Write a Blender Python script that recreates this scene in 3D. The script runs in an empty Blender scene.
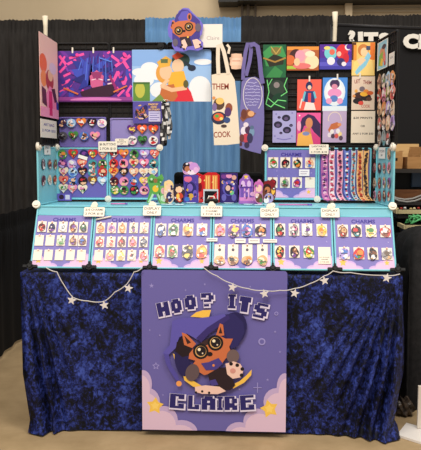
import bpy, bmesh, math, random
from mathutils import Vector, Matrix
random.seed(7)
C = bpy.context.scene.collection
PI = math.pi
# ------------------------------------------------------------------ camera
F = 756.0; YAW, PIT, ROLL, HC = .0478, -.0953, .0018, 1.3064
fw = Vector((-math.sin(YAW)*math.cos(PIT), math.cos(YAW)*math.cos(PIT), math.sin(PIT)))
_r = Vector((math.cos(YAW), math.sin(YAW), 0)); _u = _r.cross(fw)
RT = _r*math.cos(ROLL) + _u*math.sin(ROLL); UP = -_r*math.sin(ROLL) + _u*math.cos(ROLL)
CAM = Vector((0, 0, HC))
cd = bpy.data.cameras.new('camera'); cam = bpy.data.objects.new('camera', cd); C.objects.link(cam)
cd.sensor_fit = 'HORIZONTAL'; cd.sensor_width = 36; cd.lens = F*36/421
m3 = Matrix((RT, UP, -fw)).transposed()
cam.matrix_world = Matrix.Translation(CAM) @ m3.to_4x4()
bpy.context.scene.camera = cam
def ray(px, py): return fw + RT*((px-210.5)/F) + UP*((225-py)/F)
def aY(px, py, Y):                                     # where the sight line meets the real plane y = Y
    d = ray(px, py); return CAM + d*(Y/d.y)
def aZ(px, py, Z):
    d = ray(px, py); return CAM + d*((Z-HC)/d.z)
# ------------------------------------------------------------------ materials
def lin(c): return tuple(((v/255)/12.92 if v/255 <= .04045 else ((v/255+.055)/1.055)**2.4) for v in c)
_m = {}
def M(c, rough=.55, metal=0, name=None, coat=0):
    k = (tuple(c), rough, metal, coat)
    if k in _m: return _m[k]
    m = bpy.data.materials.new(name or 'colour_%02x%02x%02x' % tuple(int(v) for v in c)); m.use_nodes = True
    b = m.node_tree.nodes['Principled BSDF']
    b.inputs['Base Color'].default_value = (*lin(c), 1); b.inputs['Roughness'].default_value = rough
    b.inputs['Metallic'].default_value = metal; b.inputs['Coat Weight'].default_value = coat
    b.inputs['Specular IOR Level'].default_value = .3
    _m[k] = m; return m
def noise_mat(name, stops, scale=(1,1,1), nscale=6, detail=6, rough=.8, bump=0, sheen=0, dist=0, spec=.3, nrough=.6):
    m = bpy.data.materials.new(name); m.use_nodes = True; nt = m.node_tree; N = nt.nodes; L = nt.links
    b = N['Principled BSDF']; b.inputs['Roughness'].default_value = rough; b.inputs['Specular IOR Level'].default_value = spec
    tc = N.new('ShaderNodeTexCoord'); mp = N.new('ShaderNodeMapping'); mp.inputs['Scale'].default_value = scale
    nz = N.new('ShaderNodeTexNoise'); nz.inputs['Scale'].default_value = nscale; nz.inputs['Detail'].default_value = detail
    nz.inputs['Distortion'].default_value = dist; nz.inputs['Roughness'].default_value = nrough
    cr = N.new('ShaderNodeValToRGB')
    el = cr.color_ramp.elements
    while len(el) < len(stops): el.new(.5)
    for e, (p, c) in zip(el, stops): e.position = p; e.color = (*lin(c), 1)
    L.new(tc.outputs['Object'], mp.inputs['Vector']); L.new(mp.outputs['Vector'], nz.inputs['Vector'])
    L.new(nz.outputs['Fac'], cr.inputs['Fac']); L.new(cr.outputs['Color'], b.inputs['Base Color'])
    if bump:
        bp = N.new('ShaderNodeBump'); bp.inputs['Strength'].default_value = bump; bp.inputs['Distance'].default_value = .01
        L.new(nz.outputs['Fac'], bp.inputs['Height']); L.new(bp.outputs['Normal'], b.inputs['Normal'])
    if sheen: b.inputs['Sheen Weight'].default_value = sheen
    return m
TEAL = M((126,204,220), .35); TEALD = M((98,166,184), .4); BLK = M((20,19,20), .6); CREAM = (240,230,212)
BLACKCLOTH = noise_mat('black_drape_cloth', [(.3,(10,10,12)),(.7,(20,19,22))], (9,9,1.2), 5, rough=.9)
BACKCLOTH = noise_mat('back_drape_cloth', [(.3,(34,31,30)),(.7,(50,47,45))], (9,9,1.2), 5, rough=.9)
BLUECLOTH = noise_mat('blue_drape_cloth', [(.3,(88,132,178)),(.7,(110,156,202))], (9,9,.7), 5, rough=.8)
def velvet():
    m = noise_mat('crushed_velvet', [(.465,(3,4,11)),(.50,(13,18,54)),(.54,(33,45,116)),(.60,(64,84,172))], (1.2,1,1), 9, 15, .6, .5, 0, .25, .25, .86)
    nt = m.node_tree; N = nt.nodes; L = nt.links; nz = next(n for n in N if n.type == 'TEX_NOISE'); mp = next(n for n in N if n.type == 'MAPPING'); cr = next(n for n in N if n.type == 'VALTORGB')
    n2 = N.new('ShaderNodeTexNoise'); n2.inputs['Scale'].default_value = 48; n2.inputs['Detail'].default_value = 5; n2.inputs['Distortion'].default_value = .8; n2.inputs['Roughness'].default_value = .7
    mx = N.new('ShaderNodeMath'); mx.operation = 'MULTIPLY_ADD'; mx.inputs[1].default_value = .62
    m2 = N.new('ShaderNodeMath'); m2.operation = 'MULTIPLY'; m2.inputs[1].default_value = .40
    L.new(mp.outputs['Vector'], n2.inputs['Vector']); L.new(n2.outputs['Fac'], m2.inputs[0]); L.new(nz.outputs['Fac'], mx.inputs[0]); L.new(m2.outputs[0], mx.inputs[2]); L.new(mx.outputs[0], cr.inputs['Fac'])
    return m
VELVET = velvet()
FLOORM = noise_mat('tan_concrete', [(.3,(158,134,98)),(.7,(184,158,120))], (1,1,1), 5, 8, .75)
WALLM = noise_mat('beige_wall', [(.3,(172,156,130)),(.7,(182,166,140))], (1,1,1), .7, 3, .9)
CARD = noise_mat('brown_cardboard', [(.3,(168,122,74)),(.7,(186,140,90))], (1,1,8), 6, 3, .9)
CARDL = noise_mat('pale_cardboard', [(.3,(205,165,110)),(.7,(218,180,125))], (1,1,8), 6, 3, .9)
WOOD = noise_mat('brown_wood', [(.3,(92,56,32)),(.7,(128,82,48))], (1,8,8), 5, 4, .7)
WHITE = M((236,228,214), .4)
# ------------------------------------------------------------------ object helpers
def tag(o, label=None, cat=None, group=None, kind=None):
    if label: o['label'] = label
    if cat: o['category'] = cat
    if group: o['group'] = group
    if kind: o['kind'] = kind
    return o
def link(name, me, parent=None, loc=None):
    o = bpy.data.objects.new(name, me); C.objects.link(o)
    if parent is not None: o.parent = parent
    if loc is not None: o.location = loc
    return o
def empty(name, label, cat, loc=(0,0,0), rot=(0,0,0), group=None):
    o = link(name, None); o.empty_display_size = .02; o.location = loc; o.rotation_euler = rot
    return tag(o, label, cat, group)
def bmobj(name, bm, mats, parent=None, loc=None, smooth=False, group=None):
    me = bpy.data.meshes.new(name); bm.normal_update(); bm.to_mesh(me); bm.free()
    for m in (mats if isinstance(mats, (list, tuple)) else [mats]): me.materials.append(m)
    if smooth:
        for p in me.polygons: p.use_smooth = True
    return link(name, me, parent, loc)
def add_box(bm, x0, x1, y0, y1, z0, z1, bev=0, mi=0):
    r = bmesh.ops.create_cube(bm, size=1)['verts']
    for v in r: v.co = Vector((x0+(v.co.x+.5)*(x1-x0), y0+(v.co.y+.5)*(y1-y0), z0+(v.co.z+.5)*(z1-z0)))
    es = {e for v in r for e in v.link_edges}
    for f in {f for v in r for f in v.link_faces}: f.material_index = mi
    if bev: bmesh.ops.bevel(bm, geom=list(es), offset=bev, segments=2, affect='EDGES', profile=.5)
def add_tube(bm, pts, r, n=8, mi=0, closed=False):
    pts = [Vector(p) for p in pts]; rings = []
    N = len(pts)
    for i, p in enumerate(pts):
        a = pts[(i-1) % N] if (closed or i) else p; b = pts[(i+1) % N] if (closed or i < N-1) else p
        t = (b-a).normalized(); ref = Vector((0,0,1)) if abs(t.z) < .9 else Vector((1,0,0))
        s = t.cross(ref).normalized(); q = s.cross(t)
        rr = r[i] if isinstance(r, (list, tuple)) else r
        rings.append([bm.verts.new(p + (s*math.cos(k*2*PI/n) + q*math.sin(k*2*PI/n))*rr) for k in range(n)])
    for i in range(N if closed else N-1):
        A, B = rings[i], rings[(i+1) % N]
        for k in range(n):
            f = bm.faces.new((A[k], A[(k+1) % n], B[(k+1) % n], B[k])); f.material_index = mi; f.smooth = True
    if not closed:
        bm.faces.new(rings[0][::-1]).material_index = mi; bm.faces.new(rings[-1]).material_index = mi
def add_cyl(bm, c, r, h, axis='z', n=20, mi=0):
    c = Vector(c); d = {'x':Vector((1,0,0)),'y':Vector((0,1,0)),'z':Vector((0,0,1))}[axis]*h/2
    add_tube(bm, [c-d, c+d], r, n, mi)
def box_obj(name, mat, parent, *a, bev=0, **k):
    bm = bmesh.new(); add_box(bm, *a, bev=bev); return bmobj(name, bm, mat, parent, **k)
def tube_obj(name, mat, parent, pts, r, n=8, closed=False):
    bm = bmesh.new(); add_tube(bm, pts, r, n, 0, closed); return bmobj(name, bm, mat, parent)
# ------------------------------------------------------------------ frames = real planes things are mounted on
class Frame:
    def __init__(s, O, rx=0, rz=0):
        s.O = Vector(O); s.rot = (rx, 0, rz); s.M = Matrix.Translation(s.O) @ Matrix.Rotation(rz,4,'Z') @ Matrix.Rotation(rx,4,'X')
        s.I = s.M.inverted()
    def hit(s, px, py, out=0):
        o = s.I @ CAM; d = s.I.to_3x3() @ ray(px, py); t = (-out-o.y)/d.y; p = o + d*t
        return p.x, p.z
    def pt(s, x, z, out=0): return s.M @ Vector((x, -out, z))
    def rect(s, b, out=0):
        x0, y0, x1, y1 = b; cx, cy = (x0+x1)/2, (y0+y1)/2
        l, r = s.hit(x0, cy, out)[0], s.hit(x1, cy, out)[0]; t, bt = s.hit(cx, y0, out)[1], s.hit(cx, y1, out)[1]
        return (l+r)/2, bt, r-l, t-bt            # centre x, bottom z, width, height
# ------------------------------------------------------------------ flat printed art, one multi-material mesh
_tx = {}
def text_tris(s, bold=.0):
    if (s, bold) in _tx: return _tx[(s, bold)]
    cu = bpy.data.curves.new('t', 'FONT'); cu.body = s; cu.offset = bold; cu.resolution_u = 3
    ob = bpy.data.objects.new('t', cu); C.objects.link(ob); bpy.context.view_layer.update()
    e = ob.evaluated_get(bpy.context.evaluated_depsgraph_get()); me = e.to_mesh()
    vs = [(v.co.x, v.co.y) for v in me.vertices]; fs = [tuple(p.vertices) for p in me.polygons]
    e.to_mesh_clear(); bpy.data.objects.remove(ob); bpy.data.curves.remove(cu)
    xs = [v[0] for v in vs]; ys = [v[1] for v in vs]
    _tx[(s, bold)] = (vs, fs, (min(xs), max(xs), min(ys), max(ys))); return _tx[(s, bold)]
def clip_poly(P, K):
    ar = sum(K[i][0]*K[(i+1)%len(K)][1]-K[(i+1)%len(K)][0]*K[i][1] for i in range(len(K)))
    if ar < 0: K = K[::-1]
    for i in range(len(K)):
        (ax, ay), (bx, by) = K[i], K[(i+1) % len(K)]; Q = []
        ins = lambda p: (bx-ax)*(p[1]-ay)-(by-ay)*(p[0]-ax) >= -1e-9
        for j in range(len(P)):
            p, q = P[j], P[(j+1) % len(P)]; ip, iq = ins(p), ins(q)
            if ip: Q.append(p)
            if ip != iq:
                dp = (bx-ax)*(p[1]-ay)-(by-ay)*(p[0]-ax); dq = (bx-ax)*(q[1]-ay)-(by-ay)*(q[0]-ax); t = dp/(dp-dq)
                Q.append((p[0]+t*(q[0]-p[0]), p[1]+t*(q[1]-p[1])))
        P = Q
        if len(P) < 3: return []
    out = [p for i, p in enumerate(P) if abs(p[0]-P[i-1][0])+abs(p[1]-P[i-1][1]) > 1e-6]
    return out if len(out) > 2 else []
def circ(cx, cy, rx, ry=None, n=20, rot=0, a0=0, a1=2*PI):
    ry = ry or rx; full = abs(a1-a0-2*PI) < 1e-6; o = []
    for k in range(n):
        a = a0+(a1-a0)*k/(n if full else n-1); x, y = rx*math.cos(a), ry*math.sin(a)
        o.append((cx+x*math.cos(rot)-y*math.sin(rot), cy+x*math.sin(rot)+y*math.cos(rot)))
    return o
def star_pts(cx, cy, r, k=.48, rot=0):
    return [(cx+(r if i%2==0 else r*k)*math.sin(rot+i*PI/5), cy-(r if i%2==0 else r*k)*math.cos(rot+i*PI/5)) for i in range(10)]
def heart_pts(cx, cy, w, h):
    o = []
    for k in range(24):
        t = 2*PI*k/24; x = 16*math.sin(t)**3; y = 13*math.cos(t)-5*math.cos(2*t)-2*math.cos(3*t)-math.cos(4*t)
        o.append((cx+x/32*w, cy-(y+2.5)/29*h))
    return o
def rr_pts(x0, y0, x1, y1, r, n=4):
    o = []
    for cx, cy, a in ((x1-r,y0+r,-PI/2),(x1-r,y1-r,0),(x0+r,y1-r,PI/2),(x0+r,y0+r,PI)):
        o += [(cx+r*math.cos(a+k*PI/2/n), cy+r*math.sin(a+k*PI/2/n)) for k in range(n+1)]
    return o
def blob_pts(cx, cy, rx, ry, rnd, wob=.16, n=22):
    p1, p2, p3 = (rnd.random()*6.28 for _ in range(3))
    return [(cx+rx*(1-wob/2+wob*.5*math.sin(2*a+p1)+wob*.4*math.sin(3*a+p2)+wob*.3*math.sin(5*a+p3))*math.cos(a),
             cy+ry*(1-wob/2+wob*.5*math.sin(2*a+p1)+wob*.4*math.sin(3*a+p2)+wob*.3*math.sin(5*a+p3))*math.sin(a)) for a in (k*2*PI/n for k in range(n))]
class Art:
    def __init__(s, view, W, H, eps=.00012):
        s.v, s.W, s.H, s.eps = view, W, H, eps; s.f = []; s.k = 0.0
        x0, y0, x1, y1 = view; s.rectp = [(x0,y0),(x1,y0),(x1,y1),(x0,y1)]; s.clip = s.rectp
    def P(s, p):
        x0, y0, x1, y1 = s.v; return ((p[0]-x0)/(x1-x0)-.5)*s.W, (1-(p[1]-y0)/(y1-y0))*s.H
    def poly(s, pts, col, same=False):
        if s.clip: pts = clip_poly(list(pts), s.clip)
        if len(pts) < 3: return s
        s.k += .12 if same else 1
        s.f.append(([s.P(p) for p in pts], s.k, tuple(col))); return s
    def rect(s, x0, y0, x1, y1, col, same=False): return s.poly([(x0,y0),(x1,y0),(x1,y1),(x0,y1)], col, same)
    def ell(s, cx, cy, rx, ry, col, rot=0, same=False, n=18): return s.poly(circ(cx,cy,rx,ry,n,rot), col, same)
    def star(s, cx, cy, r, col, same=False, k=.5, rot=0): return s.poly(star_pts(cx,cy,r,k,rot), col, same)
    def line(s, pts, w, col, same=False):
        if not same: s.k += 1
        for a, b in zip(pts, pts[1:]):
            dx, dy = b[0]-a[0], b[1]-a[1]; l = math.hypot(dx, dy) or 1; nx, ny = -dy/l*w/2, dx/l*w/2; ex, ey = dx/l*w*.2, dy/l*w*.2
            s.poly([(a[0]+nx-ex,a[1]+ny-ey),(b[0]+nx+ex,b[1]+ny+ey),(b[0]-nx+ex,b[1]-ny+ey),(a[0]-nx-ex,a[1]-ny-ey)], col, True)
        return s
    def text(s, t, cx, cy, h, col, w=None, bold=.015, rot=0, same=False):
        vs, fs, (a, b, c, d) = text_tris(t, bold); k = h/(d-c); kx = w/(b-a) if w else k
        if not same: s.k += 1
        for f in fs:
            pts = []
            for i in f:
                x, y = (vs[i][0]-(a+b)/2)*kx, -(vs[i][1]-(c+d)/2)*k
                pts.append((cx+x*math.cos(rot)-y*math.sin(rot), cy+x*math.sin(rot)+y*math.cos(rot)))
            s.f.append(([s.P(p) for p in pts], s.k, tuple(col)))
        return s
    def build(s, name, base, outline=None, thick=.002, parent=None, loc=None, rough=.5, edge=None):
        out = outline or s.rectp; P = [s.P(p) for p in out]; cols = [tuple(base)]
        if edge is not None: cols.append(tuple(edge))
        bm = bmesh.new()
        A = [bm.verts.new((x, -thick, z)) for x, z in P]; B = [bm.verts.new((x, 0, z)) for x, z in P]; n = len(P)
        bm.faces.new(A); bm.faces.new(B[::-1])
        for i in range(n):
            f = bm.faces.new((A[i], A[(i+1)%n], B[(i+1)%n], B[i])); f.material_index = 1 if edge is not None else 0
        bmesh.ops.recalc_face_normals(bm, faces=bm.faces[:])
        for pts, k, col in s.f:
            if col not in cols: cols.append(col)
            try: f = bm.faces.new([bm.verts.new((x, -thick-k*s.eps, z)) for x, z in pts])
            except ValueError: continue
            f.material_index = cols.index(col)
            f.normal_update()
            if f.normal.y > 0: f.normal_flip()
        return bmobj(name, bm, [M(c, rough) for c in cols], parent, loc)
def flat(name, fr, box, base, draw=None, outline=None, thick=.002, out=.004, label=None, cat=None, group=None, view=None, rough=.5, tilt=0, clip=None, edge=None):
    cx, bz, W, H = fr.rect(box, out); a = Art(view or box, W, H)
    if clip: a.clip = clip
    if draw: draw(a)
    o = a.build(name, base, outline, thick, rough=rough, edge=edge)
    o.location = fr.pt(cx, bz, out); o.rotation_euler = fr.rot
    if tilt: o.rotation_euler = (fr.rot[0], tilt, fr.rot[2])
    return tag(o, label, cat, group)
def flat_child(name, fr, th, org, box, base, draw=None, outline=None, thick=.002, out=.004, view=None, clip=None, edge=None, rough=.5):
    cx, bz, W, H = fr.rect(box, out); a = Art(view or box, W, H)
    if clip: a.clip = clip
    if draw: draw(a)
    return a.build(name, base, outline, thick, th, (cx-org[0], -(out-org[2]), bz-org[1]), rough, edge)

# ================================================================== the planes of the stand
YF, ZF = 3.43, .772                                    # foot of the sloped boards
YT, ZT = 3.58, 1.052                                   # their top edge / the shelf
XL, XR = -1.005, .684
TILT = math.atan2(YT-YF, ZT-ZF)
LOW = Frame((0, YF, ZF), -TILT, 0)
T2 = Frame((0, 3.90, ZT)); T3 = Frame((0, 3.95, 1.335))
T2L = Frame((-.989, 3.90, ZT), 0, PI/2-.04); T2R = Frame((.662, 3.90, ZT), 0, -PI/2+.09)
T3L = Frame((-.988, 3.95, 1.335), 0, PI/2+.03); T3R = Frame((.656, 3.95, 1.335), 0, -PI/2+.08)

# ================================================================== setting
def struct(o): o['kind'] = 'structure'; return o
struct(box_obj('floor', FLOORM, None, -7, 7, -3, 14, -.1, 0))
struct(box_obj('wall_back', WALLM, None, -7, 7, 13.2, 13.4, 0, 7))
bm = bmesh.new()
p0 = aY(219, 6.5, 13.1); p1 = aY(238, 6.5, 13.1); p2 = aY(258, 5, 13.1)
add_box(bm, p0.x, p1.x, 12.7, 13.18, p0.z, p0.z+1.2); add_box(bm, p1.x, 6, 12.7, 13.18, p2.z, p2.z+1.2)
struct(bmobj('trim_1', bm, BLK))                        # dark beam band high on the hall wall
bm = bmesh.new()
for a, b in ((241,243),(246.5,249.5),(254.5,256.5)):
    q0, q1 = aY(a, 17, 13.1), aY(b, 17, 13.1); add_box(bm, q0.x, q1.x, 13.05, 13.19, 1, p2.z+.2)
struct(bmobj('trim_2', bm, M((84,74,64), .8)))
q0, q1 = aY(345, 10, 13.05), aY(352, 10, 13.05)
struct(box_obj('trim_3', M((196,178,150), .8), None, q0.x, q1.x, 13.0, 13.19, 0, p2.z+.1))
bm = bmesh.new()
for y in (8.5, 11.5):
    q0 = aY(352, y, 13.1); add_box(bm, q0.x, q0.x+1.3, 13.175, 13.199, q0.z-.010, q0.z+.010)
struct(bmobj('trim_4', bm, M((164,146,118), .8)))

# ================================================================== drapes
def drape(name, mat, p0, p1, z0, z1, label, amp=.035, per=.11, header=.1, seed=1, pole=True, cat='curtain', group=None):
    rnd = random.Random(seed); a, b = Vector(p0), Vector(p1); L = (b-a).length; d = (b-a)/L; nrm = Vector((d.y, -d.x))
    t = empty(name, label, cat, (a.x, a.y, 0)); n = int(L/.012)
    ph = [rnd.random()*6.28 for _ in range(5)]
    zs = [z0, z0+.25*(z1-z0), z0+.5*(z1-z0), z0+.75*(z1-z0), z1-header*2.2, z1-header*1.2, z1-header, z1-header*.7, z1-header*.45, z1-header*.2, z1-.004, z1]
    bm = bmesh.new(); cols = []
    for i in range(n+1):
        s = L*i/n; col = []
        wide = .6*math.sin(s/per*2*PI+ph[0]+1.3*math.sin(s*2.1+ph[1]))+.3*math.sin(s/per*3.3+ph[2])
        fine = .5*math.sin(s/.035*2*PI+ph[3]+2*math.sin(s*5))+.35*math.sin(s/.021*2*PI+ph[4])
        for z in zs:
            w = min(1, max(0, (z1-header-z)/.35)); h = z > z1-header*1.05
            off = amp*(wide*(.25+.75*w)) + .012*fine*(1-w)
            if h: off = off*.4 - .012 + .016*fine
            zz = z + (.005*fine+.004*math.sin(s*31) if z >= z1-.004 else 0)
            q = a + d*s + nrm*off; col.append(bm.verts.new((q.x-a.x, q.y-a.y, zz)))
        cols.append(col)
    for i in range(n):
        for k in range(len(zs)-1):
            f = bm.faces.new((cols[i][k], cols[i+1][k], cols[i+1][k+1], cols[i][k+1])); f.smooth = True
    bmobj('fabric', bm, mat, t)
    if pole:
        e = b-a
        tube_obj('rod', M((150,150,150), .4, .8), t, [(.04*d.x-nrm.x*.05,.04*d.y-nrm.y*.05,z1-header*.6), (e.x-nrm.x*.05,e.y-nrm.y*.05,z1-header*.6)], .012)
    return t
YB = 6.54
xa, xb = aY(145, 30, YB).x, aY(241, 30, YB).x
drape('back_drape', BACKCLOTH, (-2.9, YB), (xa, YB), .02, 2.44, 'tall black pleated back drape left of the blue drape', seed=1)
drape('back_drape', BLUECLOTH, (xa, YB), (xb, YB), .02, 2.45, 'light blue pleated drape in the middle of the back wall', seed=2, per=.13)
drape('back_drape', BACKCLOTH, (xb, YB), (2.6, YB), .02, 2.46, 'tall black pleated back drape right of the blue drape', seed=3)
drape('side_drape', BLACKCLOTH, (-1.56, 2.9), (-1.56, YB-.1), .02, .91, 'low black side drape along the left edge of the booth', seed=4, amp=.014, per=.24)
# flat black cloth at the right, hung from a bar, with the shop letters
YC = 5.15
c0, c1 = aY(336, 25.5, YC), aY(440, 30, YC)
bm = bmesh.new(); cols = []
for i in range(61):
    t = i/60; x = c0.x+(c1.x-c0.x)*t; zt = c0.z+(c1.z-c0.z)*t
    cols.append([bm.verts.new((x-c0.x, .012*math.sin(x*21)*(1-k/8)-.004, zt*k/8+.02*(1-k/8))) for k in range(9)])
for i in range(60):
    for k in range(8): bm.faces.new((cols[i][k], cols[i+1][k], cols[i+1][k+1], cols[i][k+1])).smooth = True
t = empty('hanging_cloth', 'flat black cloth hung from a bar behind white lettering at right', 'cloth', (c0.x, YC, 0))
bmobj('fabric', bm, M((25,24,26), .9), t)
tube_obj('bar', M((45,44,46), .4, .5), t, [(-.03, 0, c0.z+.005), (c1.x-c0.x, 0, c1.z+.005)], .012)
tube_obj('pole', M((60,60,60), .4, .5), t, [(-.02, .03, 0), (-.02, .03, c0.z+.01)], .014)
def wall_letter(ch, px, py, hpx, rot, label):
    a, b = aY(px, py-hpx/2, YC-.03), aY(px, py+hpx/2, YC-.03); h = a.z-b.z
    vs, fs, (x0, x1, y0, y1) = text_tris(ch, .075); k = h/(y1-y0); bm = bmesh.new()
    V = [bm.verts.new(((v[0]-(x0+x1)/2)*k*1.2, 0, (v[1]-y0)*k)) for v in vs]
    for f in fs:
        try: bm.faces.new([V[i] for i in f])
        except ValueError: pass
    r = bmesh.ops.extrude_face_region(bm, geom=bm.faces[:])
    bmesh.ops.translate(bm, verts=[g for g in r['geom'] if isinstance(g, bmesh.types.BMVert)], vec=(0,-.012,0))
    bmesh.ops.recalc_face_normals(bm, faces=bm.faces[:])
    o = bmobj('cutout_letter', bm, M((232,226,216), .6), None, (b.x, YC-.03, b.z)); o.rotation_euler = (0, rot, 0)
    tag(o, label, 'letter', 'white shop letters on the black cloth')
wall_letter('?', 352, 37, 13, -.1, 'white question mark cutout on black cloth, mostly hidden by a print')
wall_letter('I', 360.5, 39, 14, -.04, 'white cutout letter I on the black cloth')
wall_letter('T', 370.5, 39.5, 14, 0, 'white cutout letter T on the black cloth')
wall_letter('S', 383, 40, 14, .06, 'white cutout letter S on the black cloth')
wall_letter('C', 410.5, 41.5, 15, .02, 'white cutout letter C on the black cloth')
wall_letter('L', 423.5, 42, 15, .05, 'white cutout letter cut off at the right picture edge')

# ================================================================== table, velvet cloth, banner
t = empty('folding_table', 'long folding table hidden under the blue velvet cloth', 'table', (-.16, 3.79, 0))
X0, X1 = -1.045, .705; Y0, Y1 = 3.43, 4.12; ZTOP = .748
box_obj('tabletop', M((200,198,190), .5), t, X0+.16+.012, X1+.16-.012, Y0-3.79+.012, Y1-3.79, ZTOP-.045, ZTOP, bev=.008)
for sx in (-.7, .7):
    for sy in (-.24, .24): tube_obj('leg', M((110,110,112), .4, .8), t, [(sx, sy, 0), (sx, sy, ZTOP-.045)], .014)
rnd = random.Random(5)
bm = bmesh.new()
# one sheet: top + skirt swept round left side, front and right side; folds fan from both front corners
per = []
def addseg(a, b, n):
    for i in range(n): per.append((a[0]+(b[0]-a[0])*i/n, a[1]+(b[1]-a[1])*i/n))
addseg((X0, Y1), (X0, Y0), 36); addseg((X0, Y0), (X1, Y0), 200); addseg((X1, Y0), (X1, Y1), 36); per.append((X1, Y1))
NR = 40; cols = []
for i, (x, y) in enumerate(per):
    if y <= Y0+1e-6: nx, ny = 0, -1
    elif x <= X0+1e-6: nx, ny = -1, 0
    else: nx, ny = 1, 0
    if i == 36: nx, ny = -.7, -.7
    if i == 236: nx, ny = .7, -.7
    dl = abs(x-X0)+abs(y-Y0); dr = abs(x-X1)+abs(y-Y0); col = []
    sl = (x-X0) if ny < 0 else -(y-Y0); sr = (X1-x) if ny < 0 else -(y-Y0)
    for k in range(NR+1):
        h = k/NR; z = ZTOP+.004 + (0.004-ZTOP)*h
        off = .004+.006*h*math.sin(x*9+1)
        # left corner cone
        wl = math.exp(-(dl/.16)**2); wr = math.exp(-(dr/.27)**2)
        th = math.atan2(sl, .12+h*.75); off += wl*h*(.0 if ny == 0 else .008)+wl*(.075 if ny else .015)*math.sin(th*(26 if ny else 12)+1.2)**2*min(1,h*1.6)
        th = math.atan2(sr, .10+h*.75); off += wr*h*.012+wr*(.095 if ny else .03)*math.sin(th*(34 if ny else 12)+.5)**2*min(1,h*1.6)*(1-.55*max(0,(h-.65)/.35))
        if ny == 0: off += (.03*math.sin(PI*min(1,h*1.0)) if x > 0 else -.02)*h
        # bottom pooling
        zz = z
        if h > .93:
            q = (h-.93)/.07; off += q*(.025*max(0, math.sin(x*8+2))*(wl+wr+.15)+.02*(wl+wr))
            zz = max(.006, z + .012*math.sin(x*23)*(1-q))
        xx = x
        if ny < 0 and wl > .01: xx += wl*h*.10*(1-min(1, abs(sl)/.5))
        if ny == 0 and x < 0: xx += h*.10*wl
        if wr > .01: xx -= wr*h*h*.055*(1-min(1, abs(sr)/.5) if ny < 0 else 1)
        col.append(bm.verts.new((xx+nx*off, y+ny*off, zz)))
    cols.append(col)
for i in range(len(cols)-1):
    for k in range(NR): bm.faces.new((cols[i][k], cols[i][k+1], cols[i+1][k+1], cols[i+1][k])).smooth = True
bm.faces.new([c[0] for c in cols])
bmesh.ops.recalc_face_normals(bm, faces=bm.faces[:])
tag(bmobj('table_cloth', bm, VELVET), 'dark blue crushed velvet cloth over the table, down to the floor', 'tablecloth')

# banner ------------------------------------------------------------
G = {'H':'11011 11011 11111 11111 11011 11011','O':'01110 11111 11011 11011 11111 01110','?':'11110 11011 00011 01110 00000 01100',
 'I':'11111 01110 01110 01110 01110 11111','T':'11111 11111 01110 01110 01110 01110','S':'01111 11000 11110 01111 00011 11110',
 'C':'11111 11011 11000 11000 11011 11111','L':'11000 11000 11000 11000 11011 11111','A':'01110 11111 11011 11111 11011 11011',
 'R':'11110 11011 11011 11110 11111 11011','E':'11111 11000 11110 11000 11011 11111'}
def glyph(a, ch, cx, cy, w, h, rot, navy, white):
    cells = [(c, r) for r, row in enumerate(G[ch].split()) for c in range(5) if row[c] == '1']
    for col, ex, dx, dy in ((white, .42, .22, .3), (navy, .02, 0, 0)):
        a.k += 1
        for c, r in cells:
            pts = []
            for u, v in ((c-ex,r-ex),(c+1+ex,r-ex),(c+1+ex,r+1+ex),(c-ex,r+1+ex)):
                x, y = (u+dx-2.5)*w/5, (v+dy-3)*h/6
                pts.append((cx+x*math.cos(rot)-y*math.sin(rot), cy+x*math.sin(rot)+y*math.cos(rot)))
            a.poly(pts, col, True)
NAVY, LILW = (44,38,104), (226,216,240)
OR, DK, PAW = (204,112,70), (44,28,34), (240,200,186)
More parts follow.
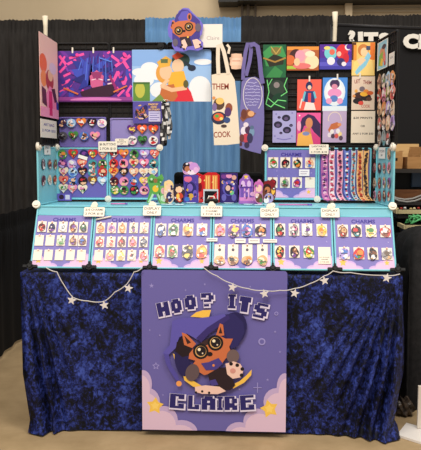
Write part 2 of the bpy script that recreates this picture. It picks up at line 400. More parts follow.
def critter(a, Z):                                      # the booth's own emblem: a bespectacled animal in a big hat
    p = lambda pts, c, same=False: a.poly([Z(*q) for q in pts], c, same)
    s = Z(1,0)[0]-Z(0,0)[0]
    e = lambda x, y, rx, ry, c, rot=0: a.poly([Z(*q) for q in circ(x,y,rx,ry,22,rot)], c)
    Y_ = (246,196,84)
    p([(132,114),(150,100),(172,93),(198,92),(190,118)], Y_); p([(76,232),(98,246),(90,262),(80,250)], Y_)
    p([(104,280),(128,312),(170,336),(175,345),(140,338),(112,318)], Y_); p([(255,335),(290,318),(312,298),(328,280),(327,298),(305,322),(270,342)], Y_)
    e(268,152,42,56,(38,32,84),.35); p([(228,108),(270,102),(300,130),(304,160),(285,205),(262,215),(245,170)], (46,40,98))
    p([(74,128),(110,118),(160,118),(205,112),(240,104),(252,118),(215,140),(180,165),(160,190),(120,168),(96,180),(84,215),(60,238),(42,232),(66,205)], (96,88,176))
    p([(46,232),(62,236),(70,270),(90,300),(98,322),(84,318),(66,290),(52,262)], (84,76,160))
    p([(150,182),(185,148),(225,122),(252,106),(258,118),(232,138),(195,165),(166,196)], (58,46,112))
    e(106,258,24,48,(40,34,84),-.2); p([(88,196),(112,176),(140,200),(132,236),(106,244),(84,226)], (38,24,30))
    p([(104,164),(120,170),(150,200),(138,214),(112,204)], OR); p([(112,174),(134,196),(122,202)], (60,34,34))
    p([(212,176),(226,134),(236,138),(240,172)], OR); p([(222,166),(228,144),(234,166)], (60,34,34))
    p([(128,232),(150,204),(190,188),(218,170),(244,182),(268,182),(256,208),(264,232),(244,246),(228,270),(205,292),(176,300),(152,286),(138,268),(148,254),(126,248)], OR)
    p([(160,200),(205,172),(220,182),(170,212)], (60,40,42))
    for x, y in ((165,224),(212,196)):
        e(x,y,25,25,(28,22,26)); e(x,y,18,18,(214,168,104)); e(x+1,y-1,16,16,(34,26,32)); e(x-5,y-6,5,5,(250,236,200)); e(x+6,y+6,2.5,2.5,(240,220,190))
    e(194,232,9,7,(30,20,26)); p([(166,262),(190,258),(222,244),(236,262),(214,282),(182,284)], (74,62,138)); e(206,268,4,4,(230,140,70))
    e(138,292,22,28,(98,80,84),.3); e(268,238,20,22,(112,92,92),.2)
    p([(188,296),(215,280),(246,272),(262,300),(276,330),(262,346),(215,350),(196,330)], DK); p([(190,318),(212,312),(222,330),(200,334)], (74,62,138))
    p([(244,262),(270,254),(292,262),(302,280),(296,304),(268,310),(250,296)], PAW)
    for x, y in ((262,262),(282,266),(298,278),(296,298)): e(x,y,6,6,(36,26,30))
    p([(146,338),(180,332),(226,336),(246,350),(220,360),(170,360),(148,354)], PAW)
    for x, y in ((150,356),(170,352),(192,356)): e(x,y,4,4,(36,26,30))
    e(268,284,9,8,(214,150,140)); e(95,328,9,9,(240,160,90))
def banner_draw(a):
    Z = lambda x, y: (150+x/3.215, 280+y/3.215)
    LC = (156,147,208)
    for i, (x, y, r) in enumerate(((152,286,2.6),(158,308,1.6),(170,352,0),(156,366,4),(262,340,3.6),(276,310,0),(150,330,1.2),(268,378,1.6),(205,284,1.4),(258,318,1.5),(280,350,1.4),(240,388,1.4),(163,395,1.2),(186,290,1.2),(250,286,1.3),(160,335,1.3),(275,330,1.5))):
        if r > 3: a.star(x, y, r, LC, same=i > 0); a.star(x, y, r*.6, (108,101,170))
        elif r: a.star(x, y, r, LC, same=False, k=.35)
    for x, y, r in ((262,340,3.6),(276,312,2)): a.ell(x,y,r,r,LC); a.ell(x,y,r*.62,r*.62,(108,101,170), same=False)
    for x, y in ((258,386),): a.line([(x-4,y),(x+4,y)], .9, LC); a.line([(x,y-5),(x,y+5)], .9, LC, True)
    # clouds in the lower corners
    for col, ox, oy in (((196,172,212),0,0),((222,192,216),-2,5)):
        a.poly(circ(143+ox,384+oy,9,14), col); a.poly(circ(148+ox,402+oy,12,14), col, True); a.poly(circ(164+ox,420+oy,14,14), col, True); a.poly(circ(182+ox,432+oy,16,12), col, True); a.rect(142,396+oy,156,432,col,True)
        a.poly(circ(285-ox,386+oy,8,15), col, True); a.poly(circ(277-ox,400+oy,13,14), col, True); a.poly(circ(258-ox,420+oy,14,13), col, True); a.poly(circ(240-ox,433+oy,14,12), col, True); a.rect(268,400+oy,288,432,col,True)
    for x, y, r in ((155,406,9),(270,407,9.5)): a.star(x,y,r,(246,200,88),rot=.1 if x<200 else -.25,k=.56); a.star(x,y,r*.5,(252,214,112),k=.6)
    for ch, x, y, w, h, rot in (('H',44,93,38,44,-.2),('O',86,82,33,44,-.17),('O',131,70,35,44,-.12),('?',186,61,40,42,-.05),('I',264,65,24,44,.03),('T',305,74,36,48,.14),('S',355,93,42,46,.2),
                                ('C',88,387,46,46,.06),('L',142,390,36,44,.03),('A',190,391,44,44,.0),('I',227,391,18,44,-.0),('R',262,390,40,44,-.03),('E',314,387,44,47,-.07)):
        c = Z(x, y); glyph(a, ch, c[0], c[1], w/3.215, h/3.215, rot, NAVY, LILW)
    critter(a, Z)
BAN = Frame((0, 3.375, 0))
b = flat('banner', BAN, (142,270.5,286.5,430.5), (108,101,170), banner_draw, rr_pts(142,270.5,286.5,430.5,3), .002, 0,
     label='purple cloth banner with pixel lettering and hatted animal emblem over the table front', cat='banner', rough=.8)
b['label'] = 'purple cloth banner with hatted animal emblem hanging over the front of the table'

# ================================================================== sloped charm boards
PUR, PURL = (132,122,192), (150,136,218)
def connector(th, mat, loc, r=.018, face='y'):
    bm = bmesh.new(); add_cyl(bm, (0,0,0), r, .016, face, 18)
    if mat is BLK:
        for dx, dz in ((1,0),(-1,0),(0,1)): add_box(bm, min(0,dx)*.028-.005, max(0,dx)*.028+.005, -.008, .008, min(0,dz)*.02-.006, max(0,dz)*.02+.006)
    o = bmobj('connector', bm, mat, th, loc); bm = bmesh.new(); add_cyl(bm, (0,-.0105,0), r*.55, .006, face, 14); bmobj('cap', bm, mat, o); o['label'] = 'black plastic corner connector' if mat is BLK else 'white round corner connector'; return o
ORD = ['first','second','third','fourth','fifth','sixth','seventh']
BN = ['leftmost lower board','second lower board from left','third lower board from left','fourth lower board from left','fifth lower board from left','rightmost lower board']
def sheet_draw(a, b, title=True, lite=False):
    x0, y0, x1, y1 = b; w = x1-x0; h = y1-y0
    P1, P2 = (206,172,226), (232,190,224)
    for col, k in ((P1,0),(P2,.035)):
        for cx, cy, rx, ry in ((.06,.88,.16,.10),(.2,.93,.14,.09),(.33,1,.13,.07),(.95,.86,.15,.11),(.82,.93,.15,.09),(.67,1,.12,.07)):
            a.poly(circ(x0+cx*w, y0+(cy+k)*h, rx*w, ry*h, 16), col, not (cx == .06))
    a.star(x0+.11*w, y0+.88*h, .068*w, (250,196,92)); a.star(x0+.87*w, y0+.88*h, .05*w, (250,196,92), True)
    for i in range(10):
        rx = random.Random(i*7+int(x0)); a.star(x0+rx.uniform(.05,.95)*w, y0+rx.uniform(.1,.8)*h, .012*w, (206,196,240), i > 0)
    if title: a.text('CHARMS', x0+.5*w, y0+.095*h, .075*h, (66,56,150), .42*w, .03)
BW = (XR-XL)/6; SL = math.hypot(YT-YF, ZT-ZF)
edges = [XL+BW*i for i in range(7)]
for i in range(6):
    cx = (edges[i]+edges[i+1])/2
    th = empty('charm_board', 'turquoise charm board with purple sheet, the '+BN[i], 'display board', LOW.pt(cx, 0), LOW.rot, 'sloped charm boards along the table front')
    W = BW-.004
    a = Art((0,0,1,1), W, SL); a.build('panel', (118,186,202), rr_pts(0,0,1,1,.03), .004, th, (0,.004,0))
    bm = bmesh.new(); q = rr_pts(-W/2+.004, .004, W/2-.004, SL-.004, .014)
    add_tube(bm, [(x,-.002,z) for x, z in q], .0045, 8, 0, True)
    add_tube(bm, [(-W/2+.006,-.001,SL*.845),(W/2-.006,-.001,SL*.845)], .0035, 8)
    bmobj('rim', bm, TEAL, th)
    vw = (0,0,100,88); a = Art(vw, W-.016, SL*.82); sheet_draw(a, (0,0,100,88))
    a.build('sheet', PUR, rr_pts(0,0,100,88,5), .001, th, (0,-.002,.008))
    if i == 0: connector(th, BLK, (-BW/2+.006,-.012,.004), .015); connector(th, WHITE, (-BW/2,-.012,SL), .019)
    connector(th, BLK, (BW/2,-.012,.004), .015)
    if i == 5: connector(th, WHITE, (BW/2-.002,-.012,SL), .019)
    else: connector(th, WHITE, (BW/2,-.010,SL), .014)

# charms -----------------------------------------------------------
def patch_fill(a, b, cols, rnd, clip):
    x0, y0, x1, y1 = b; w, h = x1-x0, y1-y0; old = a.clip; a.clip = clip
    base = cols[0]; a.poly(clip, base)
    c1 = cols[1 % len(cols)]; c2 = cols[2 % len(cols)]
    a.ell(x0+w*rnd.uniform(.38,.62), y0+h*rnd.uniform(.34,.46), w*.26, h*.2, c1)
    a.poly(blob_pts(x0+w*rnd.uniform(.4,.6), y0+h*.76, w*.3, h*.2, rnd, .3), c2)
    for k in range(7):
        c = (cols+[(40,30,36),(244,236,230)])[(k+rnd.randint(0,3)) % (len(cols)+2)]
        a.ell(x0+w*rnd.uniform(.12,.88), y0+h*rnd.uniform(.12,.88), w*rnd.uniform(.06,.15), h*rnd.uniform(.05,.12), c, rnd.uniform(0,3))
    dk = tuple(int(v*.45) for v in base)
    a.line([(x0+w*rnd.uniform(.15,.4), y0+h*rnd.uniform(.5,.7)), (x0+w*rnd.uniform(.6,.85), y0+h*rnd.uniform(.5,.7))], w*.06, dk)
    a.clip = old
def charm(fr, px, py, cols, label, group, seed, cw=8.6, ch=10.6, w=7.2, h=8.6, dy=.6, blank=False, dot=False, cat='charm'):
    rnd = random.Random(seed)
    cb = (px-cw/2, py-ch/2, px+cw/2, py+ch/2); cx, bz, W, H = fr.rect(cb, .006); org = (cx, bz, .006)
    th = empty('charm_card' if blank else 'acrylic_charm', label, 'card' if blank else cat, fr.pt(cx, bz, .006), fr.rot, group)
    def dc(a):
        if dot: a.ell(px, py-ch*.18, 1.5, 1.5, (92,86,96)); 
        elif blank: a.line([(px-cw*.3,cb[1]+1.5),(px+cw*.3,cb[1]+1.5)], .5, (226,208,190))
    flat_child('backing_card', fr, th, org, cb, (244,232,218), dc, thick=.0012, out=.006)
    bm = bmesh.new(); add_cyl(bm, (0,-.004,H-.002), .003, .008, 'y', 10)
    bmobj('hook', bm, M((214,178,150), .35, .4), th)
    if not blank:
        yy = py+dy; b = (px-w/2, yy-h/2, px+w/2, yy+h/2); out_ = blob_pts(px, yy, w/2, h/2, rnd, .14); inn = circ(px, yy, w*.43, h*.43, 16)
        c = flat_child('charm', fr, th, org, b, cols[0], lambda a: patch_fill(a, b, cols, rnd, inn), out_, .003, .0085, edge=(236,230,236), rough=.25)
        bm = bmesh.new(); zt_ = H-.001-c.location.z
        add_tube(bm, [(-c.location.x,-.002,zt_),(.0025-c.location.x,-.003,zt_-.006),(-c.location.x,-.003,zt_-.012),(-.0025-c.location.x,-.003,zt_-.006)], .0013, 6, 0, True)
        bmobj('clasp', bm, M((206,160,130), .3, .5), c)
    return th
DR=(96,22,40); BK=(34,26,38); NV=(36,36,92); WH=(240,236,236); PU=(118,64,150); GR=(72,140,72); OG=(232,140,60); PE=(238,186,150); RD=(206,48,52)
PK=(238,140,178); BL=(80,120,200); YE=(248,206,96); BR=(128,78,52); LB=(160,200,236); LI=(186,164,226); GY=(150,146,150); TN=(214,170,120); TE=(70,150,160); SA=(240,128,110); CR=(244,222,196)
ROWS = ['top','middle','bottom']
def rowset(fr, rows, board, group, names=('top','middle','bottom'), seed=0, **kw):
    for r, row in enumerate(rows):
        for i, it in enumerate(row):
            px, py, d, cols = it[:4]; ex = it[4] if len(it) > 4 else {}
            k = dict(kw); k.update(ex)
            if cols is None: lab = 'empty cream card, %s in %s row of %s' % (ORD[i], names[r], board)
            else: lab = '%s charm, %s in %s row of %s' % (d, ORD[i], names[r], board)
            charm(fr, px, py, cols or [WH], lab, group, seed*100+r*10+i, blank=cols is None, **k)
B1 = [[(42,226.7,'dark red and black',[DR,BK,RD,PE]),(52,227.3,'navy and black',[NV,BK,PU,PE]),(63,227,'white',[WH,GY,(214,214,220),LB]),(73.4,227.3,'maroon and purple',[DR,PU,OG,PE]),(83.5,227.3,'dark green and black',[BK,GR,(48,90,60),PU])],
      [(39.3,240.4,'',None),(50,240.4,'',None),(61,240.6,'pale green floral',[(196,214,180),WH,GR,(180,170,160)],dict(w=8.6)),(73.3,240.6,'brown and tan',[BR,TN,PU,PE]),(82.5,240.8,'brown, blue and purple',[BR,BL,PU,PE])],
      [(37.6,255,'',None),(48.4,255,'',None),(59.3,255,'',None),(70.4,255,'',None),(81.3,255.2,'',None)]]
B2 = [[(100.7,228,'orange and peach',[OG,PE,SA,CR]),(111.8,228,'pink and purple',[PK,PU,CR,LI]),(122.3,228,'orange and cream',[OG,CR,TN,SA]),(133.7,228,'white and dark purple',[CR,BK,PU,PK]),(144.2,228,'pale grey and cream',[CR,GY,TN,PK])],
      [(99.8,242,'red',[RD,SA,DR,CR]),(111,242,'red and cream',[CR,RD,SA,DR]),(121.8,242,'dark red and brown',[DR,RD,BR,CR]),(132.6,242,'salmon pink',[SA,PK,RD,CR]),(143.4,242,'navy and dark grey',[NV,GY,BK,CR])],
      [(98.6,255.4,'',None),(109.8,255.4,'pink and yellow',[SA,YE,PK,CR]),(121,255.4,'yellow and cream',[YE,CR,TN,WH]),(131.8,255.4,'dark centred cream',[CR,BK,WH,RD]),(143.4,255.4,'red and orange',[RD,OG,PK,CR])]]
B3 = [[(161,229.7,'navy and white',[NV,WH,BL,BK]),(173.6,229.7,'green, white and black',[GR,BK,WH,TE]),(188,229.7,'orange and blond',[OG,YE,BR,PE]),(202,229.7,'white, blue and red',[WH,RD,BL,YE])],
      [(159.5,251.3,'red and peach',[RD,PE,DR,WH]),(172.4,251.3,'green, red and brown',[GR,RD,BR,PE]),(187.6,251.3,'round black and gold',[BK,BK,YE,(60,50,50)],dict(w=12,h=14,dy=1)),(201.8,251.3,'round orange and red',[OG,YE,RD,WH],dict(w=12,h=14,dy=1))]]
B4 = [[(220,230,'pink and red',[SA,PK,RD,PE]),(233.8,230.4,'large purple and yellow',[PU,YE,BK,PE],dict(w=12.5,h=13)),(247,230.4,'large blue and purple',[BL,PU,NV,PK],dict(w=12.5,h=13)),(260.5,230.4,'dark purple and orange',[BK,OG,PU,PE],dict(w=11.5,h=11))],
      [(219.6,253,'round tan animal',[TN,OG,BR,CR]),(233,253,'round tan and black',[TN,BK,BR,CR]),(247.2,253,'round tan and gold',[TN,OG,BR,YE]),(262.4,253,'round tan and green',[TN,CR,GR,BR])]]
B4[1] = [(x,y,d,c,dict(w=11,h=10.5,dy=7.4,ch=17,cw=10.4,dot=True)) for x,y,d,c in B4[1]]
B5 = [[(280,229.7,'dark green and red',[BK,GR,RD,PE]),(294,229.7,'grey and pink',[GY,PK,BK,WH]),(307,229.7,'purple and grey',[WH,PU,GY,BK]),(321.8,230.2,'blond and orange',[YE,OG,PE,BR])],
      [(279.9,251.7,'black and red topped',[BK,YE,RD,PE],dict(w=9.5,h=12)),(294.3,251.7,'brown and dark purple',[BK,BR,PU,PE],dict(w=9,h=12)),(308.8,251.9,'red, green and yellow floral',[GR,RD,YE,WH],dict(w=11,h=12))]]
B6 = [[(342.8,230.8,'brown and tan',[BR,TN,RD,CR]),(356.4,230.8,'dark haired red and teal',[BK,RD,TE,PE]),(371,231,'green and cream wreath',[CR,GR,YE,WH],dict(w=11.5,h=12)),(385.4,231.3,'red, brown and white',[RD,WH,BR,PE],dict(w=11,h=11))],
      [(344.2,253.2,'blue and lilac',[LI,BL,WH,PU],dict(w=11)),(358.9,253.4,'red, green and blue',[RD,OG,GR,BL],dict(w=12,h=12)),(372.8,253.6,'black and brown',[BK,BR,WH,TN]),(387,254,'grey brown square',[GY,(110,92,80),TN,(170,160,150)],dict(w=10.5,h=11))]]
for i, bd in enumerate((B1, B2, B3, B4, B5, B6)):
    nm = ('top','middle','bottom') if len(bd) == 3 else ('top','bottom')
    kw = {} if i < 2 else dict(cw=10.5, ch=12, w=9.6, h=12.2)
    rowset(LOW, bd, BN[i], 'acrylic charms on the '+BN[i], nm, i+1, **kw)
flat('price_card', LOW, (318.2,247.2,330.6,264), (246,232,214), lambda a: a.text('$15 SHAKER',324.4,257.6,1.1,(70,60,60),10).text('CHARMS',324.4,259.6,1.1,(70,60,60),7).text('2 FOR $28',324.4,262.2,1.1,(70,60,60),9),
     label='tall cream price card in bottom row of fifth lower board from left', cat='card', out=.006)
for k, (b, d) in enumerate((((206.5,238,217.5,241.4),'slim white paper tag across the seam of third and fourth lower boards'),((235,238.6,245.6,243),'white paper tag under the large purple charm, fourth lower board'),
        ((248.6,238.6,259.6,243.2),'white paper tag under the large blue charm, fourth lower board'),((263,239.2,277,242.6),'slim white paper tag across the seam of fourth and fifth lower boards'))):
    flat('paper_tag', LOW, b, (242,234,224), lambda a, b=b: a.line([(b[0]+1.4,(b[1]+b[3])/2),(b[2]-1.4,(b[1]+b[3])/2)], .7, (140,130,134)), label=d, cat='tag', group='white tags on the charm boards', out=.011, thick=.001)
# price and notice signs clipped to the shelf edge ------------------
def sign(fr, box, lines, label, col=(40,34,36), peak=True, out=.02, hts=None, tilt=0, base=(244,234,218), group=None):
    x0, y0, x1, y1 = box; n = len(lines); lh = (y1-y0)/(n+.35)
    cx, bz, W, H = fr.rect(box, out); th = empty('sign', label, 'sign', fr.pt(cx, bz, out), fr.rot, group)
    def d(a):
        for i, s in enumerate(lines): a.text(s, (x0+x1)/2, y0+lh*(i+.68), lh*.62, col, min(len(s)*lh*.62, (x1-x0)*.86), .012, same=i > 0)
    flat_child('card', fr, th, (cx, bz, out), box, base, d, rr_pts(x0,y0,x1,y1,.8,2), .002, out)
    if peak:
        b = ((x0+x1)/2-4, y0-4.6, (x0+x1)/2+4, y0+.2); m = (x0+x1)/2
        flat_child('holder', fr, th, (cx, bz, out), b, (238,226,204), None, [(m-3.2,y0-1.4),(m-1.6,y0-4),(m+1.6,y0-4),(m+3.2,y0-1.4),(m+3.2,y0+.2),(m-3.2,y0+.2)], .005, out-.001)
    return th
sign(LOW, (84,207.4,104.6,216.6), ['$10 CHARMS','2 FOR $18'], 'cream price sign reading charms between first two lower boards')
DOG = 'cream display only signs'
sign(LOW, (143.2,205.8,161,215.6), ['DISPLAY','ONLY'], 'leftmost of the three cream display only signs', group=DOG)
sign(LOW, (201,206,222.2,216.6), ['$15 SHAKER','CHARMS','2 FOR $28'], 'three line cream price sign under the black clip, centre of the shelf edge')
sign(LOW, (260.4,208,278.6,217.4), ['DISPLAY','ONLY'], 'middle one of the three cream display only signs', group=DOG)
sign(LOW, (321,208.2,339.4,217.4), ['DISPLAY','ONLY'], 'rightmost of the three cream display only signs', group=DOG)
pt = LOW.pt(*LOW.hit(211.5, 202), .012)
th = empty('binder_clip', 'black clip above the three line price sign, centre of shelf', 'clip', pt - Vector((0,0,.012)))
bm = bmesh.new(); add_box(bm, -.03, .03, -.014, .012, 0, .024, .006); add_box(bm, -.033, -.012, -.018, .0, .002, .02, .005); add_box(bm, .012, .033, -.018, 0, .002, .02, .005); bmobj('body', bm, BLK, th)
bm = bmesh.new(); add_tube(bm, [(-.018,-.01,.02),(-.012,-.006,.034),(.012,-.006,.034),(.018,-.01,.02)], .003, 8); bmobj('handle', bm, WHITE, th)

# ================================================================== shelf and second tier
th = empty('display_shelf', 'long turquoise shelf behind the sloped charm boards', 'shelf', (-.16, 3.75, .756))
box_obj('top', TEAL, th, XL+.16+.004, XR+.16-.004, YT-3.75+.008, 3.915-3.75, .284, .294, bev=.003)
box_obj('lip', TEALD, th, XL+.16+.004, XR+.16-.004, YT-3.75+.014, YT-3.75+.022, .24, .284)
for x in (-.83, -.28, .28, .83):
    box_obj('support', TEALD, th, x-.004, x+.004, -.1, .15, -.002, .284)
def back_board(fr, box, label, sheetcol, name='button_board', panel=(118,186,202), rim=TEAL, draw=None, corner=(), mg=2.2, cat='display board'):
    cx, bz, W, H = fr.rect(box, .0); th = empty(name, label, cat, fr.pt(cx, bz, 0), fr.rot)
    a = Art((0,0,1,1), W, H); a.build('panel', panel, rr_pts(0,0,1,1,.03), .004, th, (0,0,0))
    q = rr_pts(-W/2+.004, .004, W/2-.004, H-.004, .012); bm = bmesh.new(); add_tube(bm, [(x,-.005,z) for x, z in q], .004, 8, 0, True); bmobj('rim', bm, rim, th)
    if sheetcol:
        b = (box[0]+mg, box[1]+mg, box[2]-mg, box[3]-mg)
        flat_child('sheet', fr, th, (cx, bz, 0), b, sheetcol, draw, rr_pts(*b, 2), .001, .004)
    for x, z in corner: connector(th, WHITE, (x*W/2, -.012, z*H), .017)
    return th
back_board(T2, (57.6,147.6,108.4,199.6), 'turquoise rimmed purple board of buttons, left of the shelf pair', (108,98,176), corner=((1,0.02),(-1,1)))
back_board(T2, (108.8,147.6,160.2,199.6), 'turquoise rimmed purple board of buttons, right of the shelf pair', (108,98,176), corner=((1,1),))
back_board(T2, (264.6,147.8,317.4,199.8), 'turquoise rimmed purple charm board standing on the shelf', (122,114,186), 'charm_board', draw=lambda a: sheet_draw(a, (266.8,150,315.2,197.6)), corner=((-1,1),(1,.02)))
back_board(T2, (317.8,147.8,371,199.8), 'turquoise board with purple sheet holding the lanyards', (104,100,176), 'lanyard_board', mg=1.6)
def side_panel(fr, w, h, label, x0, x1):
    th = empty('side_board', label, 'display board', fr.pt((x0+x1)/2, 0, 0), fr.rot); W = x1-x0
    a = Art((0,0,1,1), W, h); a.build('panel', (130,196,210), rr_pts(0,0,1,1,.03), .004, th)
    q = rr_pts(-W/2+.004, .004, W/2-.004, h-.004, .012); bm = bmesh.new(); add_tube(bm, [(x,-.004,z) for x, z in q], .004, 8, 0, True); bmobj('rim', bm, TEAL, th)
    return th, W
th, W = side_panel(T2L, .33, .283, 'turquoise side board of pins at the left end of the shelf', -.325, -.002)
connector(th, WHITE, (-W/2+.004,-.01,.283), .02); connector(th, WHITE, (W/2-.02,-.01,.283), .015)
th, W = side_panel(T2R, .33, .283, 'turquoise side board of stickers at the right end of the shelf', .004, .325)
connector(th, WHITE, (W/2-.004,-.01,.283), .02); connector(th, WHITE, (-W/2+.016,-.01,.283), .016)

# pin buttons ---------------------------------------------------------
def button(fr, px, py, cols, shape, label, group, seed, w=9.2, h=9.2, out=.006):
    rnd = random.Random(seed); b = (px-w/2, py-h/2, px+w/2, py+h/2)
    if shape == 'heart': o = heart_pts(px, py, w*1.06, h*1.04); inn = circ(px, py-h*.04, w*.36, h*.34, 16)
    else: o = circ(px, py, w/2, h/2, 24); inn = circ(px, py, w*.43, h*.43, 20)
    return flat('pin_button', fr, b, cols[0], lambda a: patch_fill(a, b, cols, rnd, inn), o, .005, out, label, 'button', group, rough=.25)
def buttons(fr, rows, board, group, seed, **k):
    n = ('top','second','third','fourth','bottom') if len(rows) == 5 else ('top','bottom')
    for r, row in enumerate(rows):
        for i, (px, py, d, cols, sh) in enumerate(row):
            button(fr, px, py, cols, sh, '%s %s button, %s in %s row of %s' % (d, 'heart' if sh == 'heart' else 'round', ORD[i], n[r], board), group, seed+r*10+i, **k)
c, hh = 'round', 'heart'
buttons(T2, [[(62.7,154.3,'green and orange',[GR,OG,PU,PE],c),(73.3,154,'red and green',[RD,GR,OG,YE],hh),(84.2,154.3,'dark blue and purple',[NV,PU,BK,LB],c),(93,154.3,'red, green and yellow',[RD,GR,YE,PE],hh),(103,154.3,'salmon and white',[SA,WH,PE,GY],hh)],
  [(62.7,164,'purple and pink',[PU,PK,LI,BK],c),(72.2,164,'lilac and white',[LI,WH,PK,PE],c),(82.2,163.6,'salmon pink',[SA,PE,RD,WH],hh),(92.7,164,'dark teal and peach',[TE,BK,PE,BR],c),(102.8,164,'red, green and black',[GR,BK,RD,PE],c)],
  [(63.8,171.8,'cream and pink',[CR,PK,SA,WH],hh),(73,172,'blue and white',[LB,WH,BL,BK],c),(82.8,172,'dark brown and peach',[BK,PE,BR,RD],hh),(92.7,172,'teal and red',[TE,RD,PE,WH],c),(102.8,172,'red and peach',[RD,PE,BR,CR],c)],
  [(63.8,180.4,'salmon and red',[SA,RD,PE,CR],hh),(73,180.8,'blue and peach',[BL,PE,BK,LB],c),(83,180.8,'black and red',[BK,RD,PE,BR],c),(92.7,181,'brown and yellow',[BR,YE,CR,BK],hh),(102.4,181.2,'pale blue and white',[LB,WH,(210,226,240),PE],hh)],
  [(63.6,188.6,'white and green',[CR,GR,WH,LI],hh),(72.6,189,'pink',[PK,PE,WH,SA],hh),(82.8,189.2,'cream, pink and green',[CR,PK,GR,RD],hh)]],
  'left button board', 'buttons on the left shelf board', 1000)
buttons(T2, [[(114.2,154.3,'red and black',[RD,BK,WH,PE],hh),(124,154,'orange',[OG,SA,RD,CR],hh),(134.2,154.3,'green and black',[GR,BK,PE,WH],c),(144.6,154.3,'lilac and white',[LI,WH,PK,PE],hh),(154.8,154.3,'salmon and red',[SA,RD,PE,WH],hh)],
  [(113.8,163.4,'red and dark',[RD,BK,PE,DR],c),(123.8,163.4,'pink and black',[PK,BK,PE,RD],c),(134,163.4,'peach and red',[PE,RD,GR,WH],hh),(144.2,163.4,'pink, white and red',[PK,WH,RD,LI],hh),(153.6,163.4,'teal and peach',[TE,PE,BK,WH],c)],
  [(113.8,172.4,'orange and red',[OG,RD,PE,YE],hh),(123.8,172.4,'dark brown and peach',[BK,PE,BR,CR],hh),(134,172.6,'peach',[PE,CR,SA,WH],hh),(144,172.6,'cream',[CR,PE,WH,SA],hh),(153,172.6,'cream and blue',[CR,LB,WH,PE],hh)],
  [(114.2,181.4,'dark red and black',[DR,BK,PE,RD],c),(124,181.4,'pink and black',[PK,BK,PE,CR],c),(134,181.4,'blue and peach',[BL,PE,RD,NV],c),(144.2,181.6,'blond and pink',[YE,PE,PK,CR],hh),(153.6,181.6,'green and yellow',[GR,YE,PE,BK],hh)],
  [(115.2,190,'green and peach',[GR,PE,YE,CR],c),(124.2,190.2,'green and dark',[GR,BK,PE,BR],c),(134.4,190.2,'red, black and green',[BK,RD,GR,PE],c),(144.2,190.4,'pink and dark',[PK,BK,PE,WH],c)]],
  'right button board', 'buttons on the right shelf board', 1100)
flat('paper_tag', T2, (77.6,155.6,87,159), (244,238,230), None, label='white paper strip tag over the top row of the left button board', cat='tag', out=.013, thick=.001, tilt=.3)
flat('paper_tag', T2, (57.4,193.6,71.6,200.6), (112,96,190), lambda a: a.ell(61.6,197,2.6,2.4,(60,34,60)).rect(65.4,194.8,69.8,199.4,(226,216,236)), label='small purple card leaning at the lower left of the left button board', cat='card', out=.012, thick=.002)

# charms on the second tier board
R2 = [[(273.3,162.6,'green, red and white',[GR,RD,WH,PE]),(285.3,162.6,'maroon and black',[BK,DR,PE,RD]),(297.4,162.8,'dark green and orange',[BK,GR,OG,PE]),(310,162.8,'peach, red and blue',[PE,RD,BL,CR])],
      [(272.6,182.6,'maroon',[DR,RD,PE,BK]),(285,182.6,'grey, green and brown',[GY,GR,BR,CR]),(297,182.6,'purple and pink',[PU,RD,PK,NV]),(310,182.6,'',None)]]
rowset(T2, R2, 'shelf charm board', 'acrylic charms on the shelf board', ('top','bottom'), 9, cw=9.8, ch=10.6, w=8, h=8.8)
flat('paper_tag', T2, (299,169.4,309.4,176), (242,236,240), lambda a: a.line([(300.6,171.6),(307.6,171.6)], .6, (150,140,170)).line([(300.6,173.8),(306.6,173.8)], .6, (150,140,170), True), label='white paper tag between the rows of the shelf charm board', cat='tag', out=.012, thick=.001)
# side pins and stickers
def side_bits(fr, items, name, group, where, cat, out=.008, sc=1.0, wid=.055, hei=.05):
    for i, (px, py, d, cols, lab) in enumerate(items):
        x, z = fr.hit(px, py, out); rnd = random.Random(px*7+py)
        a = Art((0,0,1,1), wid, hei); inn = circ(.5,.5,.45,.46,16)
        patch_fill(a, (0,0,1,1), cols, rnd, inn)
        o = a.build(name, tuple(int(v*.6+70) for v in cols[0]), blob_pts(.5,.5,.5,.5,rnd,.2), .0015, rough=.3)
        o.location = fr.pt(x, z-hei/2, out); o.rotation_euler = fr.rot; tag(o, '%s %s, %s' % (d, name.replace('_',' '), lab), cat, group)
side_bits(T2L, [(43.4,164.3,'dark grey',[BK,GY,WH],'first in top row of the left end side board'),(49.8,164.3,'red brown',[BR,OG,WH],'second in top row of the left end side board'),(55.4,164.5,'brown and green',[BR,GR,CR],'last in top row of the left end side board'),
  (43.6,180.4,'maroon and black',[DR,BK,WH],'first in bottom row of the left end side board'),(49.8,180,'cream',[CR,TN,WH],'second in bottom row of the left end side board'),(55,180,'red and brown',[BR,RD,CR],'last in bottom row of the left end side board')],
  'enamel_pin', 'pins on the left end board', '', 'pin', wid=.062, hei=.055)
cx, cz = T2L.hit(47.4, 154.6, .008)
a = Art((0,0,10,10), .1, .05); a.text('PINS', 5, 3.4, 2.6, (90,90,100), 6).text('$8', 5, 7, 2.4, (90,90,100), 2.4); o = a.build('paper_tag', (236,238,236), None, .001); o.location = T2L.pt(cx, cz, .008); o.rotation_euler = T2L.rot
tag(o, 'small white price card at the top of the left end side board', 'card')
sc_cols = [('brown',[BR,TN,RD]),('pink and brown',[PK,BR,CR]),('tan and purple',[TN,PU,BR]),('red and cream',[RD,CR,BR]),('purple and brown',[PU,BR,PE]),('dark red',[DR,PE,BK]),('peach',[PE,TN,BR]),('grey and red',[GY,RD,CR])]
items = []
for r, y in enumerate((154,168,183,196)):
    for k, x in enumerate((374.6,379.4,384.2,389)):
        if r == 0 and k in (1, 2): continue
        d, cols = sc_cols[(r*3+k*2) % 8]; items.append((x, y, d, cols, '%s in %s row of the right end side board' % (ORD[k], ('top','second','third','bottom')[r])))
side_bits(T2R, items, 'sticker', 'stickers on the turquoise right end board', '', 'sticker', wid=.058, hei=.058)
